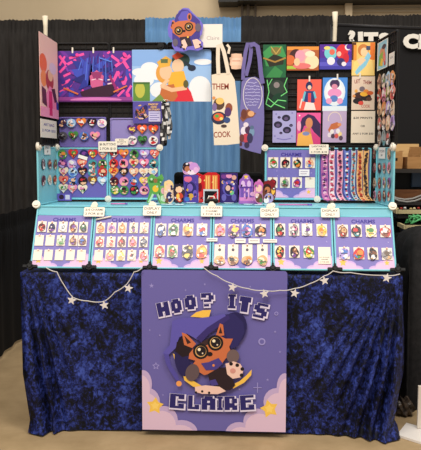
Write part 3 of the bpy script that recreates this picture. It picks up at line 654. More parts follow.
cx, cz = T2R.hit(381.8, 158.6, .008)
a = Art((0,0,10,10), .12, .055); a.text('STICKERS', 5, 3.4, 2.2, (90,90,100), 8).text('$4', 5, 7, 2.2, (90,90,100), 2.4); o = a.build('paper_tag', (240,238,234), None, .001); o.location = T2R.pt(cx, cz, .008); o.rotation_euler = T2R.rot
tag(o, 'white price card at the top of the right end side board', 'card')

# lanyards ------------------------------------------------------------
def lanyard(px, w, cols, label, tail, seed):
    rnd = random.Random(seed); x, z0 = T2.hit(px, 150, .012); xb, zb = T2.hit(px, 201, .012)
    hw = w/2/193; th = empty('lanyard', label, 'lanyard', T2.pt(x, ZT-ZT, .012), group='lanyards on the purple board')
    top = z0; bm = bmesh.new(); path = []
    for i in range(31):
        t = i/30; zz = top + (.016-top)*min(1, t*1.12)
        dx = max(0, t-.72)/.28; path.append((tail*dx*dx + .002*math.sin(t*9+seed), -.003-.045*dx*dx, max(zz, .006)))
    L = []
    for i, p in enumerate(path):
        L.append((bm.verts.new((p[0]-hw, p[1], p[2])), bm.verts.new((p[0]+hw, p[1], p[2]))))
    for i in range(30): bm.faces.new((L[i][0], L[i+1][0], L[i+1][1], L[i][1]))
    for i in range(2, 28):                             # printed motifs down the strap
        p = path[i]; k = 1 + i % (len(cols)-1); s = hw*rnd.uniform(.45,.7); ox = rnd.uniform(-.3,.3)*hw
        a = [(p[0]+ox+s*math.cos(q), p[1]-.0015, p[2]+s*.8*math.sin(q)) for q in (j*PI/4+rnd.random() for j in range(7))]
        a = [(p[0]+ox+s*math.cos(j*2*PI/7), p[1]-.0015, p[2]+s*.85*math.sin(j*2*PI/7)) for j in range(7)]
        f = bm.faces.new([bm.verts.new(q) for q in a]); f.material_index = k
    bmobj('strap', bm, [M(q, .6) for q in cols], th)
    bm = bmesh.new(); add_box(bm, -hw*.7, hw*.7, -.006, .003, top-.004, top+.014, .002); bmobj('clip', bm, BLK, th)
for i, (px, w, cols, lb) in enumerate(((325,6.6,[(176,96,160),(226,140,190),(120,60,140),(236,190,214)],'mottled magenta and purple'),(332.2,5.4,[(238,186,206),(214,90,110),(160,60,90),WH],'pale pink with red marks'),
   (340.2,5.4,[(236,180,200),(70,40,70),(150,70,110),(236,120,150)],'pink with dark icons'),(347,4.4,[(110,130,208),(40,44,90),(220,90,110),WH],'blue with dark icons'),(353.6,4.4,[(186,206,216),(120,84,60),(60,110,150),(200,90,80)],'pale blue with brown icons'),
   (360,5.4,[(242,190,130),(200,70,60),(150,60,40),(232,130,70)],'peach with red icons'),(366,5.2,[(240,184,116),(70,50,40),(120,80,50),(60,44,60)],'orange with black icons'))):
    lanyard(px, w, cols, '%s lanyard strap, %s from left on the purple board' % (lb, ORD[i]), .035+.004*i, i+2)
sign(T2, (309.2,144.4,328.6,154), ['LANYARDS','$10','2 FOR $18'], 'cream lanyard price sign above the leftmost lanyards', peak=False, out=.03)

# ================================================================== black wire grid tier
def grid_panel(fr, x0, z0, x1, z1, label, n=9, cat='grid panel'):
    th = empty('grid_panel', label, cat, fr.pt((x0+x1)/2, z0, 0), fr.rot, 'black grid panels'); W = x1-x0; H = z1-z0
    bm = bmesh.new(); add_tube(bm, [(x,0,z) for x, z in rr_pts(-W/2+.004,.004,W/2-.004,H-.004,.01)], .004, 8, 0, True); bmobj('frame', bm, BLK, th)
    bm = bmesh.new()
    for i in range(1, n):
        x = -W/2+W*i/n; add_box(bm, x-.0015, x+.0015, .002, .005, .004, H-.004); z = H*i/n; add_box(bm, -W/2+.004, W/2-.004, .0, .003, z-.0015, z+.0015)
    bmobj('wire_mesh', bm, BLK, th)
    box_obj('backing', M((33,30,28), .8), th, -W/2+.003, W/2-.003, .006, .009, .003, H-.003); return th
gx = [T3.hit(p, 95)[0] for p in (57.5, 109.5, 167, 258, 317, 376.5)]
zt = .538
grid_panel(T3, gx[0], .005, gx[1], .268, 'black wire grid panel behind the upper left pin board'); grid_panel(T3, gx[0], .27, gx[1], zt, 'black wire grid panel behind the left part of the pink and purple print')
grid_panel(T3, gx[1], .005, gx[2], .268, 'black wire grid panel behind the upper right pin board'); grid_panel(T3, gx[1], .27, gx[2], zt, 'black wire grid panel behind the seam of the two big prints')
mx = T3.hit(212.5, 60)[0]
grid_panel(T3, gx[2], .34, mx, zt, 'black wire grid panel behind the sky blue print'); grid_panel(T3, mx, .34, gx[3], zt, 'black wire grid panel behind the tote straps')
grid_panel(T3, gx[3], .005, gx[4], .268, 'black wire grid panel behind the lilac and pink prints'); grid_panel(T3, gx[3], .27, gx[4], zt, 'black wire grid panel behind the green and orange prints')
grid_panel(T3, gx[4], .005, gx[5], .268, 'black wire grid panel behind the cream price sheet'); grid_panel(T3, gx[4], .27, gx[5], zt, 'black wire grid panel behind the purple and yellow prints')
grid_panel(T3L, -.39, .005, -.004, zt, 'black wire side grid at the left carrying the pink poster', 11)
t = grid_panel(T3R, .004, .005, .39, zt, 'black wire side grid at the right carrying the long stickers', 11)
for nm, px, lab in (('upright_pole', 45, 'cream upright pole rising behind the pink poster'), ('upright_pole', 335, 'cream upright pole rising behind the purple landscape print')):
    p = aY(px, 16 if px < 100 else 12, 4.3)
    th = empty(nm, lab, 'pole', (p.x, 4.3, 0), group='cream poles')
    bm = bmesh.new(); add_tube(bm, [(0,0,.01),(0,0,p.z-.16),(.002,0,p.z-.06),(0,0,p.z)], [.011,.011,.012,.016], 12); bmobj('pole', bm, M((226,214,190), .5), th)
    bm = bmesh.new(); add_cyl(bm, (0,0,.008), .07, .016, 'z', 24); bmobj('base', bm, M((226,214,190), .5), th)
for px, py in ((161,46),(213,48)):
    x, z = T3.hit(px, py, .01); bm = bmesh.new(); add_cyl(bm, (0,0,0), .017, .02, 'y', 20); add_cyl(bm, (0,-.012,0), .009, .008, 'y', 16)
    tag(bmobj('round_connector', bm, BLK, None, T3.pt(x, z, .012)), 'black round connector on the top bar, '+('above the sky blue print' if px < 200 else 'beside the name card'), 'connector', 'black connectors on the top bar')

# prints --------------------------------------------------------------
PRG = 'art prints on the grid'
def pr(box, base, draw, label, out=.008, clipx=None, **k):
    x0, y0, x1, y1 = box; cx, bz, W, H = T3.rect(box, out); th = empty('art_print', label, 'print', T3.pt(cx, bz, out), T3.rot, PRG)
    flat_child('sheet', T3, th, (cx, bz, out), box, base, draw, None, .0015, out)
    for q in (clipx or ()):
        x = T3.hit(q, y0, out)[0]-cx; bm = bmesh.new(); add_box(bm, x-.004, x+.004, -.006, .004, H-.012, H+.018, .002); bmobj('clip', bm, WHITE, th)
    return th
def d1(a):
    a.rect(58,51,133,102,(84,48,142)); rnd = random.Random(3); PKN = (246,84,168)
    for x0,y0,x1,y1,w in ((60,56,66,64,2.6),(66,55,60,65,2),(60,72,66,66,2.4),(62,84,70,80,3),(60,92,68,88,2.6),(70,58,84,54,2.4),(68,64,76,60,2.6),(64,76,72,72,2.4),(70,86,74,80,2),(112,56,120,62,2.6),(116,66,130,56,3),(122,58,128,68,3),(112,84,118,72,3),(118,72,124,84,3),(124,84,130,70,3),(110,92,118,88,2.6),(118,96,124,90,2.2),(126,94,131,86,2.4),(104,56,110,52,2)):
        a.line([(x0,y0),(x1,y1)], w, PKN, True)
    for i in range(16): a.ell(rnd.uniform(60,130), rnd.uniform(53,100), rnd.uniform(2,6), rnd.uniform(1.2,3), [(60,44,140),(112,52,160),(70,70,180)][i%3], rnd.uniform(0,3))
    for k, (x, y) in enumerate(((72,60),(68,70),(72,80),(78,90),(80,56),(90,52),(100,52),(112,56),(116,66),(114,78),(110,90))):
        a.poly([(x,y),(92,64+k%3*3),(98,84),(88,86)], [(46,54,150),(64,80,190),(38,42,120)][k%3])
    for k in range(11): a.line([(82+k*3,56+abs(k-5)*.9),(79+k*3.4,70+(k*5)%14)], .8, [(90,120,220),(60,70,170)][k%2], k > 0)
    a.poly([(90,76),(97,70),(104,76),(103,86),(97,93),(91,86)], (206,96,146)); a.poly([(91,72),(103,72),(100,80),(94,79)], (150,56,110)); a.line([(92,80),(96,79)],1,(240,200,220)); a.line([(99,79),(103,80)],1,(240,200,220),True)
    for k in range(3): a.line([(108,80+k*4),(113,79+k*4)],1.3,(244,210,224),k>0)
    for k in range(14): a.ell(rnd.uniform(60,84) if k%2 else rnd.uniform(106,131), rnd.uniform(54,96), rnd.uniform(1.5,4), rnd.uniform(.8,2), [(236,70,160),(60,50,150),(120,60,170)][k%3], rnd.uniform(0,3))
    a.poly([(80,92),(92,88),(112,84),(116,92),(108,98),(84,99)], (58,28,52)); a.line([(110,76),(118,92)], 2.6, (150,40,110))
    a.line([(64,88),(78,94)], 1.6, (214,110,60)); a.line([(114,92),(127,86)], 1.4, (224,120,60), True); a.line([(100,58),(112,62)], 1.2, (90,130,230), True)
    a.rect(58,97,133,102,(150,66,150)); a.ell(96,100,26,2.6,(214,120,190)); a.rect(58,100.6,133,102,(96,40,110))
pr((58,51,132.6,102), (84,48,142), d1, 'large purple and pink abstract print at the upper left', clipx=(72.6,93.4,113.6))
def d2(a):
    a.rect(132,50,212,66,(136,176,232)); a.rect(132,66,212,102,(158,194,238)); CL = (238,240,244)
    for x,y,rx,ry in ((140,72,8,4),(150,68,9,6),(158,74,9,6),(144,80,10,7),(200,88,11,12),(206,96,10,10),(196,98,10,7),(203,62,9,3),(160,90,10,8)): a.ell(x,y,rx,ry,CL,0,x!=140)
    a.poly([(133,82),(150,82.5),(150,101),(133,101)], (96,140,60)); a.ell(140,90,5,8,(190,190,80)); a.rect(133,82,150,84,(70,110,50))
    a.ell(164,73,8,10,(226,160,70)); a.ell(166,72,6.4,7.6,(240,196,158)); a.poly([(157,62),(166,56),(172,60),(170,66),(160,68)], (232,176,70)); a.rect(161,59,168,63,(96,110,70))
    a.ell(181,60,9,7,(44,70,62)); a.ell(178,66,6,7,(240,200,164)); a.poly([(172,56),(178,52),(184,56),(176,60)], (214,80,50)); a.ell(192,68,4,3,(34,40,70)); a.line([(185,62),(192,68)], 3, (36,48,60))
    a.poly([(172,72),(184,71),(188,86),(176,92),(168,84)], (244,180,60)); a.poly([(172,92),(186,85),(191,92),(194,101.4),(172,101.4)], (222,48,62)); a.poly([(162,86),(174,84),(178,96),(174,101.4),(158,101.4)], (196,110,60)); a.poly([(152,101.4),(160,94),(166,101.4)], (120,150,76))
    a.line([(162,86),(172,90),(186,88)], 4, (238,190,150)); a.line([(168,80),(162,86)], 3.6, (240,196,158), True); a.ell(186,84,2.6,4,(96,90,50))
pr((132.2,49.6,211.2,101.6), (158,194,238), d2, 'large sky blue print with cloud shapes and yellow and red patches', out=.011)
def d3(a):
    a.poly([(263,52),(270,46),(282,46),(286,56),(280,68),(266,66)], (66,150,84)); a.poly([(266,60),(274,54),(284,58),(283,66),(270,68)], (44,44,34)); a.ell(276,51,5,4,(128,116,58)); a.line([(263.4,58),(275,62),(285.4,58)], 1.6, (170,130,60)); a.line([(271,47),(276,54),(281,47)], 1, (196,160,84))
    a.poly([(263,68),(286,64),(286,78),(263,78)], (34,100,62)); a.poly([(265,78),(275,66),(283,72),(280,78)], (58,136,76))
pr((263,44.6,286,77.6), (30,92,58), d3, 'dark green and gold abstract print at the top left of the right grid')
def d4(a):
    a.ell(277,88,8,8,(46,62,52)); a.ell(276.5,85,3,3,(140,130,130)); a.ell(280,100,8,7,(20,60,42)); GL = (122,226,132)
    a.line([(267,80),(269,92),(266,104),(271,107),(278,100),(286,101)], .9, GL); a.line([(287,78),(284,86),(287,92),(281,96)], .8, GL, True); a.line([(268,98),(275,104),(285,108)], .8, GL, True); a.line([(272,79),(268,86)], .7, GL, True)
pr((265.4,77,288,110), (22,40,34), d4, 'black print with glowing green lightning lines')
def d5(a):
    a.rect(287,46.5,318.6,50,(238,150,66)); a.ell(296,57,7,8,(70,40,40)); a.ell(290,60,5,5,(216,110,60)); a.ell(306,58,9,9,(238,176,170)); a.ell(312,62,7,7,(246,222,180)); a.ell(300,56,5,6,(232,160,180)); a.ell(310,54,5,3,(250,230,200)); a.rect(287,66,296,69,(170,200,70)); a.ell(302,66,9,3,(230,120,120)); a.ell(297,62,3,4,(240,200,160))
pr((286.8,46.6,318.8,70.4), (178,96,52), d5, 'orange and pink swirl print, second in the top row of the right grid')
def d6(a):
    a.rect(319.6,58,351.4,69.6,(70,66,170)); a.rect(319.6,62,351.4,66,(96,90,200))
    for x in (322,330,344): a.rect(x,50,x+7,51.4,(140,70,180), x > 322)
    a.ell(330.6,53,6.4,6.6,(120,206,214)); a.ell(332,52,2.8,3,(226,110,90)); a.ell(327,48,3.2,1.8,(236,216,120)); a.ell(342,52,6,7.6,(222,52,60)); a.ell(346,58,3,5,(206,40,56)); a.ell(331,61,4,4,(236,230,240)); a.ell(341,62,4,4,(56,50,110)); a.ell(344,64,2.4,2.2,(240,230,240)); a.ell(339,54,2.2,2.6,(240,190,170)); a.ell(347.6,47.4,3,3,(240,232,240)); a.ell(348.6,46.8,2.6,2.6,(88,44,150))
pr((319.6,44.4,351.6,69.4), (88,44,150), d6, 'purple print with turquoise and red circles and a pale crescent')
def d7(a):
    a.rect(351.8,42.6,356,60,(90,50,30)); a.rect(370,42.6,374.6,60,(226,120,50)); a.poly([(352,75.4),(354,62),(362,56),(372,60),(374.6,75.4)], (248,214,130)); a.ell(363,50,5.4,6,(206,128,66)); a.ell(364,52,3.6,4.4,(246,206,160)); a.poly([(355,72),(362,62),(368,52),(371,56),(366,66),(357,75)], (140,200,226)); a.poly([(357,60),(362,57),(366,60),(360,66)], (244,204,164)); a.rect(366,46,370,50,(70,80,110)); a.rect(353.4,45,356.4,60,(236,150,60))
pr((351.8,42.4,374.8,75.6), (244,196,112), d7, 'yellow and cream print with a light blue sweep, top right of the grid')
def d8(a):
    a.ell(309,86,3.4,4.4,(40,48,96)); a.ell(309.4,87.4,1.9,2.2,(240,206,180)); a.poly([(305,91),(314,91),(315,102),(310,105),(304,101)], (48,60,120)); a.line([(305,92),(303,101)], 2, (110,190,210)); a.line([(314,92),(315.6,98)], 2, (110,190,210), True); a.rect(308,93,311,103,(226,70,80)); a.poly([(304,110),(306,102),(314,103),(316,110)], (246,226,220)); a.line([(302,99),(300,108)], 1.4, (250,220,210))
pr((297.2,79.4,321.2,110.4), (238,98,84), d8, 'coral red print with a blue and white patch in the middle', clipx=(309.4,))
def d9(a):
    a.ell(334.6,92,10.6,14,(226,238,248)); a.ell(334.6,92,8.4,11,(240,244,250)); a.ell(334.6,84,5,4.6,(70,50,90)); a.ell(334.6,93,7,4.6,(232,150,200)); a.ell(334,98.6,4,3.4,(90,130,200)); a.ell(329,101,3,3,(236,160,200)); a.ell(340,101,3,3,(236,160,200), 0, True); a.ell(334.4,86.6,3,2.6,(220,140,170)); a.rect(322.6,106,347,111,(226,238,248)); a.rect(331,79,338,80,(230,230,250))
pr((322.6,77.6,347.2,111), (76,140,220), d9, 'bright blue print with a large white disc', clipx=(337.4,))
def d10(a):
    MA = (150,62,60); a.text('LET', 357, 81.4, 3.6, MA, 5.6, .02, -.1); a.text('THEM', 367, 82.4, 3.6, MA, 8.4, .02, .06, True); a.text('COOK', 366, 106.2, 3.2, (190,110,100), 9, .02, 0, True)
    a.ell(360,96,6,4,(70,46,46)); a.ell(366,97,5,4,(40,36,40)); a.ell(364,94,4,2.4,(240,180,60)); a.ell(370,93,3.4,2,(206,96,50)); a.ell(362,89,2.8,2.6,(120,110,120)); a.ell(358,101,5,3,(40,34,40)); a.ell(361,103,2.6,2,(226,80,70)); a.ell(354,96,1.6,1.4,(224,150,90)); a.ell(369,99,3,2,(90,60,50)); a.ell(366,91,2.6,1.6,(232,140,60)); a.ell(356,91,1.6,1.6,(234,170,80))
pr((351.6,76.4,374.6,109.8), (228,206,186), d10, 'beige print of a food pile reading let them cook', clipx=(360,))
def d11(a):
    for x, y, r in ((286,118,4.2),(278,124.6,4.2),(287,130,4.2),(279,117.4,1.6),(291,125.4,1.8),(281,133,1.6)):
        a.ell(x,y,r,r*.8,(40,36,60),0,x!=286); a.ell(x,y+r*.15,r*.5,r*.4,(96,80,120),0,True)
    for x, y in ((276,114),(292,113),(292,136),(275,136)): a.star(x, y, 1, (110,104,180), x != 276)
    a.line([(277,138.4),(284,139.6),(291,138.4)], .7, (120,112,190))
pr((272.6,110.8,296,142.6), (170,166,216), d11, 'lilac print with scattered dark blobs, bottom left of the right grid')
def d12(a):
    a.rect(296.6,112.6,320.4,124,(232,92,158)); a.poly([(302,118),(308,114),(314,116),(320.4,124),(320.4,138),(314,132),(309,124),(304,126),(301,134),(300,124)], (62,40,84)); a.ell(309,123,3.6,5.4,(214,140,96)); a.poly([(305,128),(310,128),(312,136),(304,136)], (206,132,88)); a.poly([(297,146),(298,134),(304,131),(311,134),(314,146)], (240,180,90)); a.ell(306,133.6,3.6,2,(130,140,190)); a.poly([(312,132),(320.4,138),(320.4,146),(314,146)], (216,70,130)); a.ell(299,126,2,5,(236,170,200)); a.star(299.4,115.6,1.2,WH)
pr((296.6,112.8,320.6,145.8), (222,80,146), d12, 'pink print with a dark purple sweep above a gold patch')
def d13(a):
    a.line([(329,121)]+[(334.6+6.6*math.cos(t), 120-8*math.sin(t)) for t in [PI*1.0-k*PI/10 for k in range(11)]]+[(341,121)], .7, (232,214,190))
    a.poly([(328,130),(331,124),(337,122),(341,125),(338,128),(332,130),(330,133)], (196,110,70)); a.ell(339.4,124.6,2,1.7,(226,150,100))
    for x, y, q in ((329.6,135,(230,220,230)),(333,136,(80,60,80)),(336.6,136,(214,90,90)),(340,134,(240,216,150)),(338,131,(236,230,236)),(332,131.6,(236,230,230)),(341,138,(90,70,90))): a.ell(x,y,2,2.4,q,0,x!=329.6)
pr((322.6,110.6,346.4,142.4), (190,170,206), d13, 'pale mauve print with a cream arch line above an orange curl')
def dprice(a): a.text('$20 PRINTS', 362.6, 118, 2.2, (50,44,50), 19, .02).text('OR', 362.8, 126, 2, (50,44,50), 4.4, .02, 0, True).text('ANY 2 FOR $35', 363, 133.8, 2.2, (50,44,50), 21, .02, 0, True)
flat('price_sheet', T3, (351,111,374.8,142.8), (238,224,204), dprice, label='cream price sheet for prints at the bottom right of the grid', cat='sign', out=.01)
# upper pin boards, info card
back_board(T3, (59.6,117,106.4,147.4), 'purple pin board with two rows, below the pink and purple print', None, 'pin_board', (118,108,180), M((112,102,176), .5))
back_board(T3, (110.4,118,160.2,147.6), 'purple pin board half empty, below the info card', None, 'pin_board', (146,136,196), M((140,130,190), .5))
buttons(T3, [[(62.4,123,'blue and brown',[NV,BR,PE],c),(71.2,123,'pale blue and white',[LB,WH,PE],c),(81.4,122.6,'orange and white',[OG,WH,RD],hh),(92,123,'black and red',[BK,RD,WH],hh),(102.2,123.2,'white and pink',[WH,PK,LI],c)],
 [(62.8,136,'dark grey',[(82,80,92),GY,BK],c),(73.4,135.6,'green, orange and black',[GR,OG,BK],hh),(84.2,136,'blue and brown',[BL,BR,PE],c),(95.2,136,'pale pink and peach',[PK,PE,CR],hh)]], 'upper left pin board', 'buttons on the upper left pin board', 1200, w=9.4, h=8.6, out=.012)
buttons(T3, [[(132.2,129.6,'purple and yellow',[(92,40,130),YE,PU],hh),(142.2,129.4,'orange and white',[(236,96,50),WH,OG],hh),(153.4,129.6,'red and orange',[(226,64,40),OG,YE],hh)],
 [(132.2,140.4,'white and grey',[WH,GY,PK],c),(142.4,140.2,'dark green',[(50,110,56),GR,BK],hh),(153.4,140.4,'white and black',[WH,BK,RD],c)]], 'upper right pin board', 'buttons on the upper right pin board', 1250, w=9.4, h=9, out=.012)
sign(T3, (98.4,141.4,117,151.8), ['$6 BUTTONS','2 FOR $10'], 'cream button price sign over the seam of the upper pin boards', peak=False, out=.07)
sign(T3, (115.2,138.6,128.4,145.2), ['FOIL','BUTTONS','$7'], 'small white sign right of the button price sign', peak=False, out=.03)
def dinfo(a):
    Z = lambda x, y: (134.2+x/26*1.0, 103+y/26*1.0)
    Zc = lambda x, y: (140-(170-x)/18.5, 112-(225-y)/18.5)
    critter(a, Zc)
    a.text('MADE BY', 153.6, 104.4, 1.9, (246,196,110), 10, .03); a.text('HAND', 154, 107, 1.9, (246,196,110), 6, .03, 0, True); a.text('IN STUDIO', 154.4, 109.6, 1.9, (246,196,110), 11, .03, 0, True)
    a.rect(148.8,111.4,160.6,121.6,(206,200,236))
    for k in range(4): a.line([(150,113.2+k*2.2),(159.4-(k%2)*2,113.2+k*2.2)], .7, (110,100,170), k > 0)
flat('info_card', T3, (133,101.4,162.4,123.4), (88,78,160), dinfo, label='purple info card with emblem and orange heading under the sky blue print', cat='card', out=.02)
# grey charm straps beside it
th = empty('strap_bundle', 'bundle of grey and black patterned straps hanging beside the info card', 'straps', aY(166,145,3.92), group=None)
o_ = aY(166,145,3.92); zz = aY(166,103,3.92).z
for k, (dx, z0, ln, col) in enumerate(((-.014,.0,.21,(74,72,72)),(-.002,.01,.20,(150,148,146)),(.010,.03,.18,(206,204,202)),(.020,.05,.15,(90,92,96)),(-.008,-.01,.11,(40,38,40)),(.016,.045,.10,(184,182,180)))):
    bm = bmesh.new(); n = 14; L = []
    for i in range(n+1):
        t = i/n; x = dx+.006*math.sin(t*7+k)+.004*t*(1 if dx > 0 else -1); L.append((bm.verts.new((x-.0065, -.004*k+.006*math.sin(t*6+k), zz-o_.z-(zz-o_.z-z0)*t)), bm.verts.new((x+.0065, -.004*k+.006*math.sin(t*6+k), zz-o_.z-(zz-o_.z-z0)*t))))
    for i in range(n): f = bm.faces.new((L[i][0],L[i+1][0],L[i+1][1],L[i][1])); f.material_index = 1 if (i*3+k) % 4 == 0 else (2 if (i+k) % 5 == 0 else 0)
    bmobj('strap', bm, [M(col,.6), M((44,42,44),.6), M((226,222,220),.6)], th)
bm = bmesh.new(); add_tube(bm, [(.022*math.cos(t*.52),-.01,zz-o_.z+.005+.01*math.sin(t*.52)) for t in range(12)], .002, 6, 0, True); bmobj('ring', bm, M((180,180,180),.3,.9), th)

# side poster, signs and stickers on the side grids
def side_flat(name, fr, c4, base, draw, label, cat, out=.006, view=(0,0,100,300), group=None):
    xs = [fr.hit(*p, out)[0] for p in c4]; zs = [fr.hit(*p, out)[1] for p in c4]
    x0, x1 = (xs[0]+xs[3])/2, (xs[1]+xs[2])/2; z1, z0 = (zs[0]+zs[1])/2, (zs[2]+zs[3])/2
    a = Art(view, x1-x0, z1-z0); draw(a); o = a.build(name, base, None, .0015); o.location = fr.pt((x0+x1)/2, z0, out); o.rotation_euler = fr.rot
    return tag(o, label, cat, group)
def dpost(a):
    a.ell(18,105,20,34,(236,106,60)); a.ell(20,160,16,30,(240,140,80)); a.ell(52,160,22,40,(176,60,62)); a.ell(56,140,14,22,(236,186,150)); a.ell(70,110,20,22,(220,196,220)); a.poly([(30,215),(50,180),(76,190),(96,240),(90,300),(40,300)], (238,130,176)); a.poly([(8,190),(30,200),(34,262),(10,250)], (92,40,66)); a.poly([(60,190),(80,184),(92,230),(78,240)], (70,36,52)); a.poly([(46,200),(62,200),(66,290),(44,290)], (206,40,110)); a.poly([(86,222),(100,240),(100,284),(88,270)], (60,60,160)); a.rect(0,264,100,300,(238,150,190)); a.poly([(48,240),(62,240),(64,292),(46,292)], (206,40,110))
side_flat('poster', T3L, ((39,32),(57.6,43),(57.6,119),(40,116)), (244,196,190), dpost, 'tall pink poster on the left side grid', 'poster')
def dsgn(a): a.text('ART BAG', 50, 28, 16, (70,70,150), 66, .02).text('2 FOR $35', 50, 62, 16, (70,70,150), 84, .02, 0, True)
side_flat('sign', T3L, ((40.4,118.5),(56.4,121.4),(56.4,138.6),(40.4,137)), (230,222,212), dsgn, 'white sign with blue writing below the pink poster', 'sign', view=(0,0,100,100))
def dps2(a):
    a.rect(8,8,92,292,(150,206,226)); a.ell(50,120,26,50,(216,150,110)); a.poly([(14,250),(20,150),(52,110),(66,200),(50,270)], (130,180,70)); a.poly([(30,250),(44,180),(60,200),(56,270)], (240,190,60)); a.ell(66,70,20,26,(50,50,70)); a.poly([(56,160),(80,130),(86,220),(66,240)], (236,120,110)); a.ell(78,250,8,24,(200,50,70))
side_flat('poster', T3R, ((377.6,44.2),(387.8,37.4),(387.8,66.2),(377.6,71.6)), (236,236,230), dps2, 'small light blue poster with white border on the right side grid', 'poster')
side_flat('paper_tag', T3R, ((389.2,54.4),(394.4,51),(394.4,63.4),(389.2,66.4)), (238,232,222), lambda a: a.text('$5', 50, 120, 60, (150,140,140), 50), 'small white card right of the light blue poster on the side grid', 'card')
items = []
SC = [('maroon',[BR,DR,PE]),('grey and green',[GY,GR,CR]),('blue grey',[LB,GY,CR]),('orange and cream',[OG,CR,LI]),('red and brown',[RD,BR,CR]),('pink and white',[PK,WH,BR]),('olive',[(150,160,70),CR,BK]),('red and white',[SA,WH,RD]),('tan',[TN,CR,BR]),('orange',[OG,TN,CR]),('lilac',[LI,WH,BK]),('cream',[CR,TN,PE]),
      ('brown and red',[BR,RD,WH]),('dark red',[DR,PE,WH]),('peach',[PE,CR,TN]),('purple',[LI,PU,CR]),('grey brown',[GY,BR,CR]),('blue green',[(130,160,170),GY,TE]),('black and red',[BK,RD,WH]),('dark grey',[(70,68,72),RD,GY])]
for r in range(5):
    for k in range(4):
        y = (80,94,108.5,123,138)[r] + (k-1.5)*(-1.4 if r < 2 else -.4)+(.0 if r else 0); x = (379.6,384,388.2,392.6)[k]
        if r == 4 and k == 3: continue
        d, cols = SC[r*4+k]; items.append((x, y, d, cols, '%s in %s row of the right black side grid' % (ORD[k], ('top','second','third','fourth','bottom')[r])))
side_bits(T3R, items, 'long_sticker', 'long stickers on the right side grid', '', 'sticker', wid=.088, hei=.078)

# ================================================================== totes, mascot sign, name card
YT3 = 3.90
def tote(box, outline, base, draw, label, straps, sm, clipq):
    fr = Frame((0, YT3, 0)); cx, bz, W, H = fr.rect(box); th = empty('tote_bag', label, 'bag', fr.pt(cx, bz))
    flat_child('body', fr, th, (cx, bz, 0), box, base, draw, outline, .012, 0, clip=clipq, rough=.85)
    for st in straps:
        bm = bmesh.new(); L = []
        for i, (x, y) in enumerate(st['p']):
            u, z = fr.hit(x, y); w = st['w']/2/194
            a_, b_ = st['p'][max(0,i-1)], st['p'][min(len(st['p'])-1,i+1)]; dx, dy = b_[0]-a_[0], b_[1]-a_[1]; l = math.hypot(dx,dy); nx, nz = -dy/l, -dx/l
            yy = -.014-.008*st.get('o',0)
            L.append((bm.verts.new((u-cx-nx*w, yy, z-bz-nz*w)), bm.verts.new((u-cx+nx*w, yy, z-bz+nz*w))))
        for i in range(len(L)-1): bm.faces.new((L[i][0],L[i+1][0],L[i+1][1],L[i][1]))
        bmobj('strap', bm, sm, th)
def dt1(a):
    MA = (150,66,52); a.text('THEM', 220.4, 86.6, 6, MA, 16.6, .02); a.text('COOK', 222.4, 134.4, 6, MA, 17, .02, -.05, True)
    a.ell(219,104,5.6,6,(92,70,60)); a.ell(220,101,4,3.4,(244,196,110)); a.ell(229,108,3.6,5,(150,84,60)); a.ell(228,112,3.4,4.6,(88,60,110)); a.ell(214.6,107,2.4,4,(130,110,160)); a.ell(219,118,7.6,6.4,(52,52,76)); a.ell(218.6,117,5.2,4,(226,100,60)); a.ell(217,116,2,1.6,(90,170,80)); a.ell(221.4,118.6,1.8,1.5,(250,220,120)); a.ell(227,120,3.4,3,(60,80,130)); a.ell(224,126,3,1.6,(80,60,60)); a.ell(214,98,1.6,1.6,(226,150,90))
ot1 = [(211.6,75),(218,73.6),(230.8,73),(234.6,80),(237,100),(240.4,143.4),(227,145),(214.2,145.2),(212.6,110)]
tote((211,73,241,145.4), ot1, (236,220,198), dt1, 'cream tote bag with let them cook writing hanging in the middle', [dict(p=[(218.6,74.6),(218,60),(218.2,46),(221,44.6),(224,52),(226.6,64),(228.6,74.4)], w=3.8), dict(p=[(227,45),(229.6,48),(228.4,54)], w=2.4)], M((232,216,196), .85), None)
def dt2(a):
    LC = (186,180,226); rn = random.Random(4)
    a.line([(252.6+9.4*math.cos(t), 95-17*math.sin(t)) for t in [k*2*PI/22-.9 for k in range(20)]], .8, (214,206,210))
    a.k += 1
    for r in range(8):
        w = 7.5*math.sqrt(max(.1, 1-((r-3.5)/4.6)**2)); x = 252.4-w
        while x < 252.4+w-1: l = rn.uniform(.8,2); a.line([(x,83+r*3.2),(x+l,83+r*3.2+rn.uniform(-.9,.9))], .8, LC, True); x += l+.5
    a.poly([(240,118),(244,111),(249,109),(252,112),(256,113),(253,117),(247,118),(243,122)], (140,84,62)); a.ell(251,113.6,3.2,2.8,(228,170,120)); a.ell(244,114,3,5,(112,62,52))
    for x,y,rx,ry,q in ((244,131,3.2,4.6,(232,222,236)),(248,130,3,4,(80,52,84)),(252,132,2.6,4.4,(120,150,180)),(246,138,3.6,4.6,(196,70,86)),(250,138,3,5,(60,56,90)),(242,138,2.4,4,(112,60,60)),(246,124.6,2.6,2.4,(230,214,226)),(252,127.4,2,2,(90,110,140)),(241,144,1.4,2,(90,50,50)),(247,145,2.6,3,(60,50,80))): a.ell(x,y,rx,ry,q,0,x!=244)
ot2 = [(241.4,82),(245,78),(254.6,77),(261,80),(263.4,87),(264.2,120),(263.4,140),(261,153.8),(250,151),(239.8,147.6),(239.6,120)]
tote((239.4,76.8,264.4,154), ot2, (120,112,172), dt2, 'purple tote bag with oval lettering pattern hanging by its straps', [dict(p=[(243,80),(243.6,66),(245.6,52),(247.6,44),(250.6,43.6),(251,52),(249.6,62),(246,76)], w=3.6), dict(p=[(250,46),(254,44.6),(257.6,47),(259.6,60),(260.8,74),(262.6,84)], w=4.2, o=1)], M((112,102,160), .85), None)
FRM = Frame((0, 3.93, 0))
